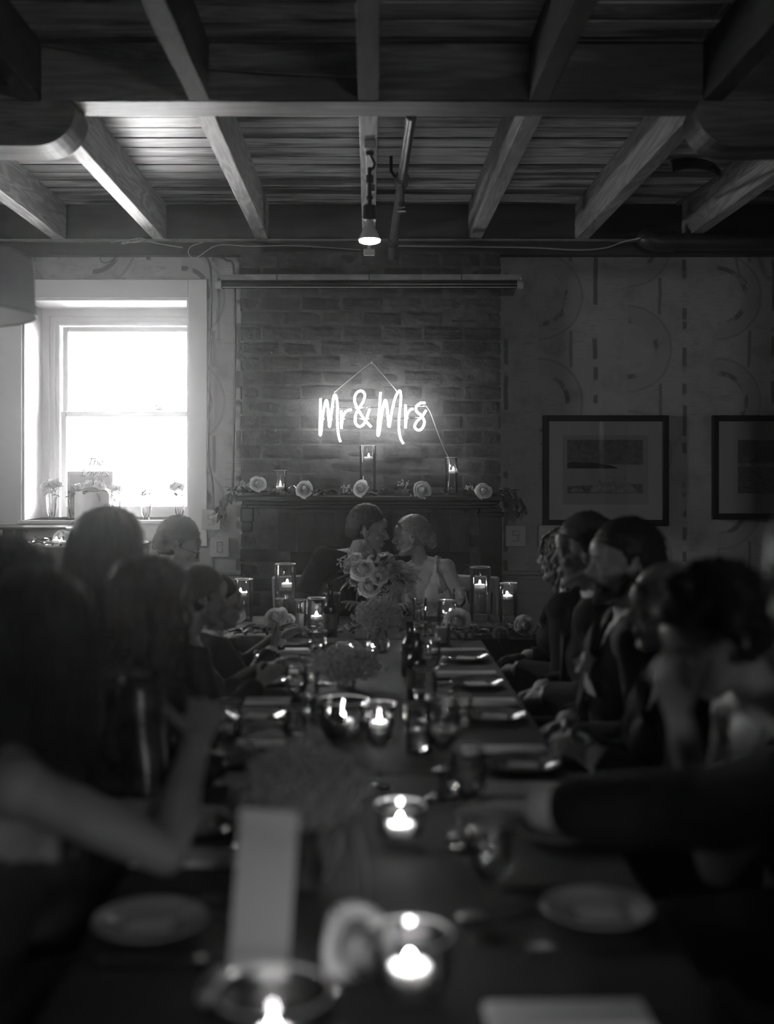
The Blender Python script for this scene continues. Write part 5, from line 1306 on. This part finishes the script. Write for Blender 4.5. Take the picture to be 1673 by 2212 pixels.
# left side, near to far
r = person('woman with long dark hair at left front, bare arm raised over table', P(88, 1385, 1.95), -62, 14, 0, 25, 5, 0, fem=True, hair='straight', hm=hair_d, wear='strap', seed=11, rh=P(425, 1600, 2.1), rp=P(240, 1990, 1.75), lh=(-.30, 2.3, .80), earring=True, curl=.6)
seat(r, 'dark chair under the long-haired woman at left front')
r = person('dark-haired guest at far left edge behind the front woman', P(28, 1282, 2.5), -75, 2, 0, 20, 5, 0, fem=True, hair='bob', hm=hair_d, wear='sleeves', seed=12)
seat(r, 'dark chair under the guest at far left edge')
r = person('woman with long wavy hair in a patterned shiny dress', P(332, 1303, 2.85), -72, 10, 0, 5, 6, 0, fem=True, hair='long', hm=hair_br, wear='sleeves', wm=seq_m, seed=13, lh=(-.34, 3.1, .80), rh=(-.36, 2.8, .79), earring=True)
seat(r, 'dark chair under the woman in patterned dress')
r = person('tall guest with smooth dark hair silhouetted against the window', P(243, 1186, 3.4), -70, 0, 0, 15, 0, 0, fem=True, hair='straight', hm=hair_d, wear='sleeves', seed=14)
seat(r, 'dark chair under the silhouetted guest')
r = person('woman with dark gathered hair and earring, sleeve edge lit', P(438, 1292, 3.9), -70, 12, 0, 5, 6, 0, fem=True, hair='updo', hm=hair_br, wear='sleeves', seed=15, lh=(-.34, 4.05, .8), rh=(-.36, 3.8, .79), earring=True)
seat(r, 'dark chair under the woman with gathered hair')
r = person('guest in dark jacket mostly hidden behind woman with gathered hair', P(478, 1305, 4.5), -70, 10, 0, 0, 4, 0, hair='short', hm=hair_br, seed=16, lh=(-.36, 4.7, .8), rh=(-.37, 4.4, .8))
seat(r, 'dark chair under the hidden guest in jacket')
r = person('man with short hair and glasses looking down near the wall boxes', P(384, 1182, 5.1), -75, 4, 0, 0, 22, 0, hair='quiff', hm=hair_br, seed=17, glasses=True)
seat(r, 'dark chair under the man with glasses')
# right side, far to near
r = person('blonde woman in sleeveless black dress, farthest on right side', P(1214, 1204, 4.6), 62, 12, 0, -2, 0, 0, fem=True, hair='bob', hm=hair_bl, seed=21, vox=.0055, lh=P(1122, 1447, 4.55), rh=P(1140, 1420, 4.75), lp=P(1205, 1560, 4.35))
seat(r, 'dark chair under the blonde woman at far right')
r = person('clean-shaven young man in dark suit with open white collar', P(1263, 1196, 4.0), 74, 10, 0, 8, 4, 0, hair='quiff', hm=hair_br, seed=22, vox=.0055, lh=P(1185, 1505, 3.95), rh=P(1170, 1490, 4.1), lp=P(1290, 1640, 3.8))
seat(r, 'dark chair under the clean-shaven man')
r = person('bearded man in dark suit with boutonniere and pocket square', P(1350, 1218, 3.4), 84, 2, 0, 4, 3, 0, hair='short', hm=hair_d, seed=23, vox=.0055, beard=True, flower=True, lh=P(1245, 1600, 3.3), rh=P(1225, 1560, 3.5))
seat(r, 'dark chair under the bearded man')
r = person('woman in profile with smooth fair hair and dark sleeveless dress', P(1440, 1318, 2.88), 86, 8, 0, 0, 2, 0, fem=True, hair='updo', hm=M('ash_hair', .12, .45, var=.3, vscale=60, stretch=(3, 3, .3)), seed=24, lh=P(1290, 1640, 2.8), rh=P(1270, 1630, 3.0), earring=True)
seat(r, 'dark chair under the woman in profile')
r = person('guest with dark curly hair bowing head, hand raised to mouth', P(1545, 1372, 2.25), 96, 26, 0, 8, 32, 0, fem=True, hair='curly', hm=hair_d, wear='plain', seed=25, lh=P(1470, 1560, 2.05), rh=P(1440, 1700, 2.35), lp=P(1370, 1960, 1.95), curl=.9)
seat(r, 'dark chair under the guest with curly hair')
r = person('guest in black suit at right edge reaching over the table', (.615, 1.5, 1.33), 62, 16, 0, -58, 0, 0, hair='short', hm=hair_d, seed=26, al=1.2, rh=P(1118, 1752, 2.12), curl=.6)
seat(r, 'dark chair under the suited guest at right edge')
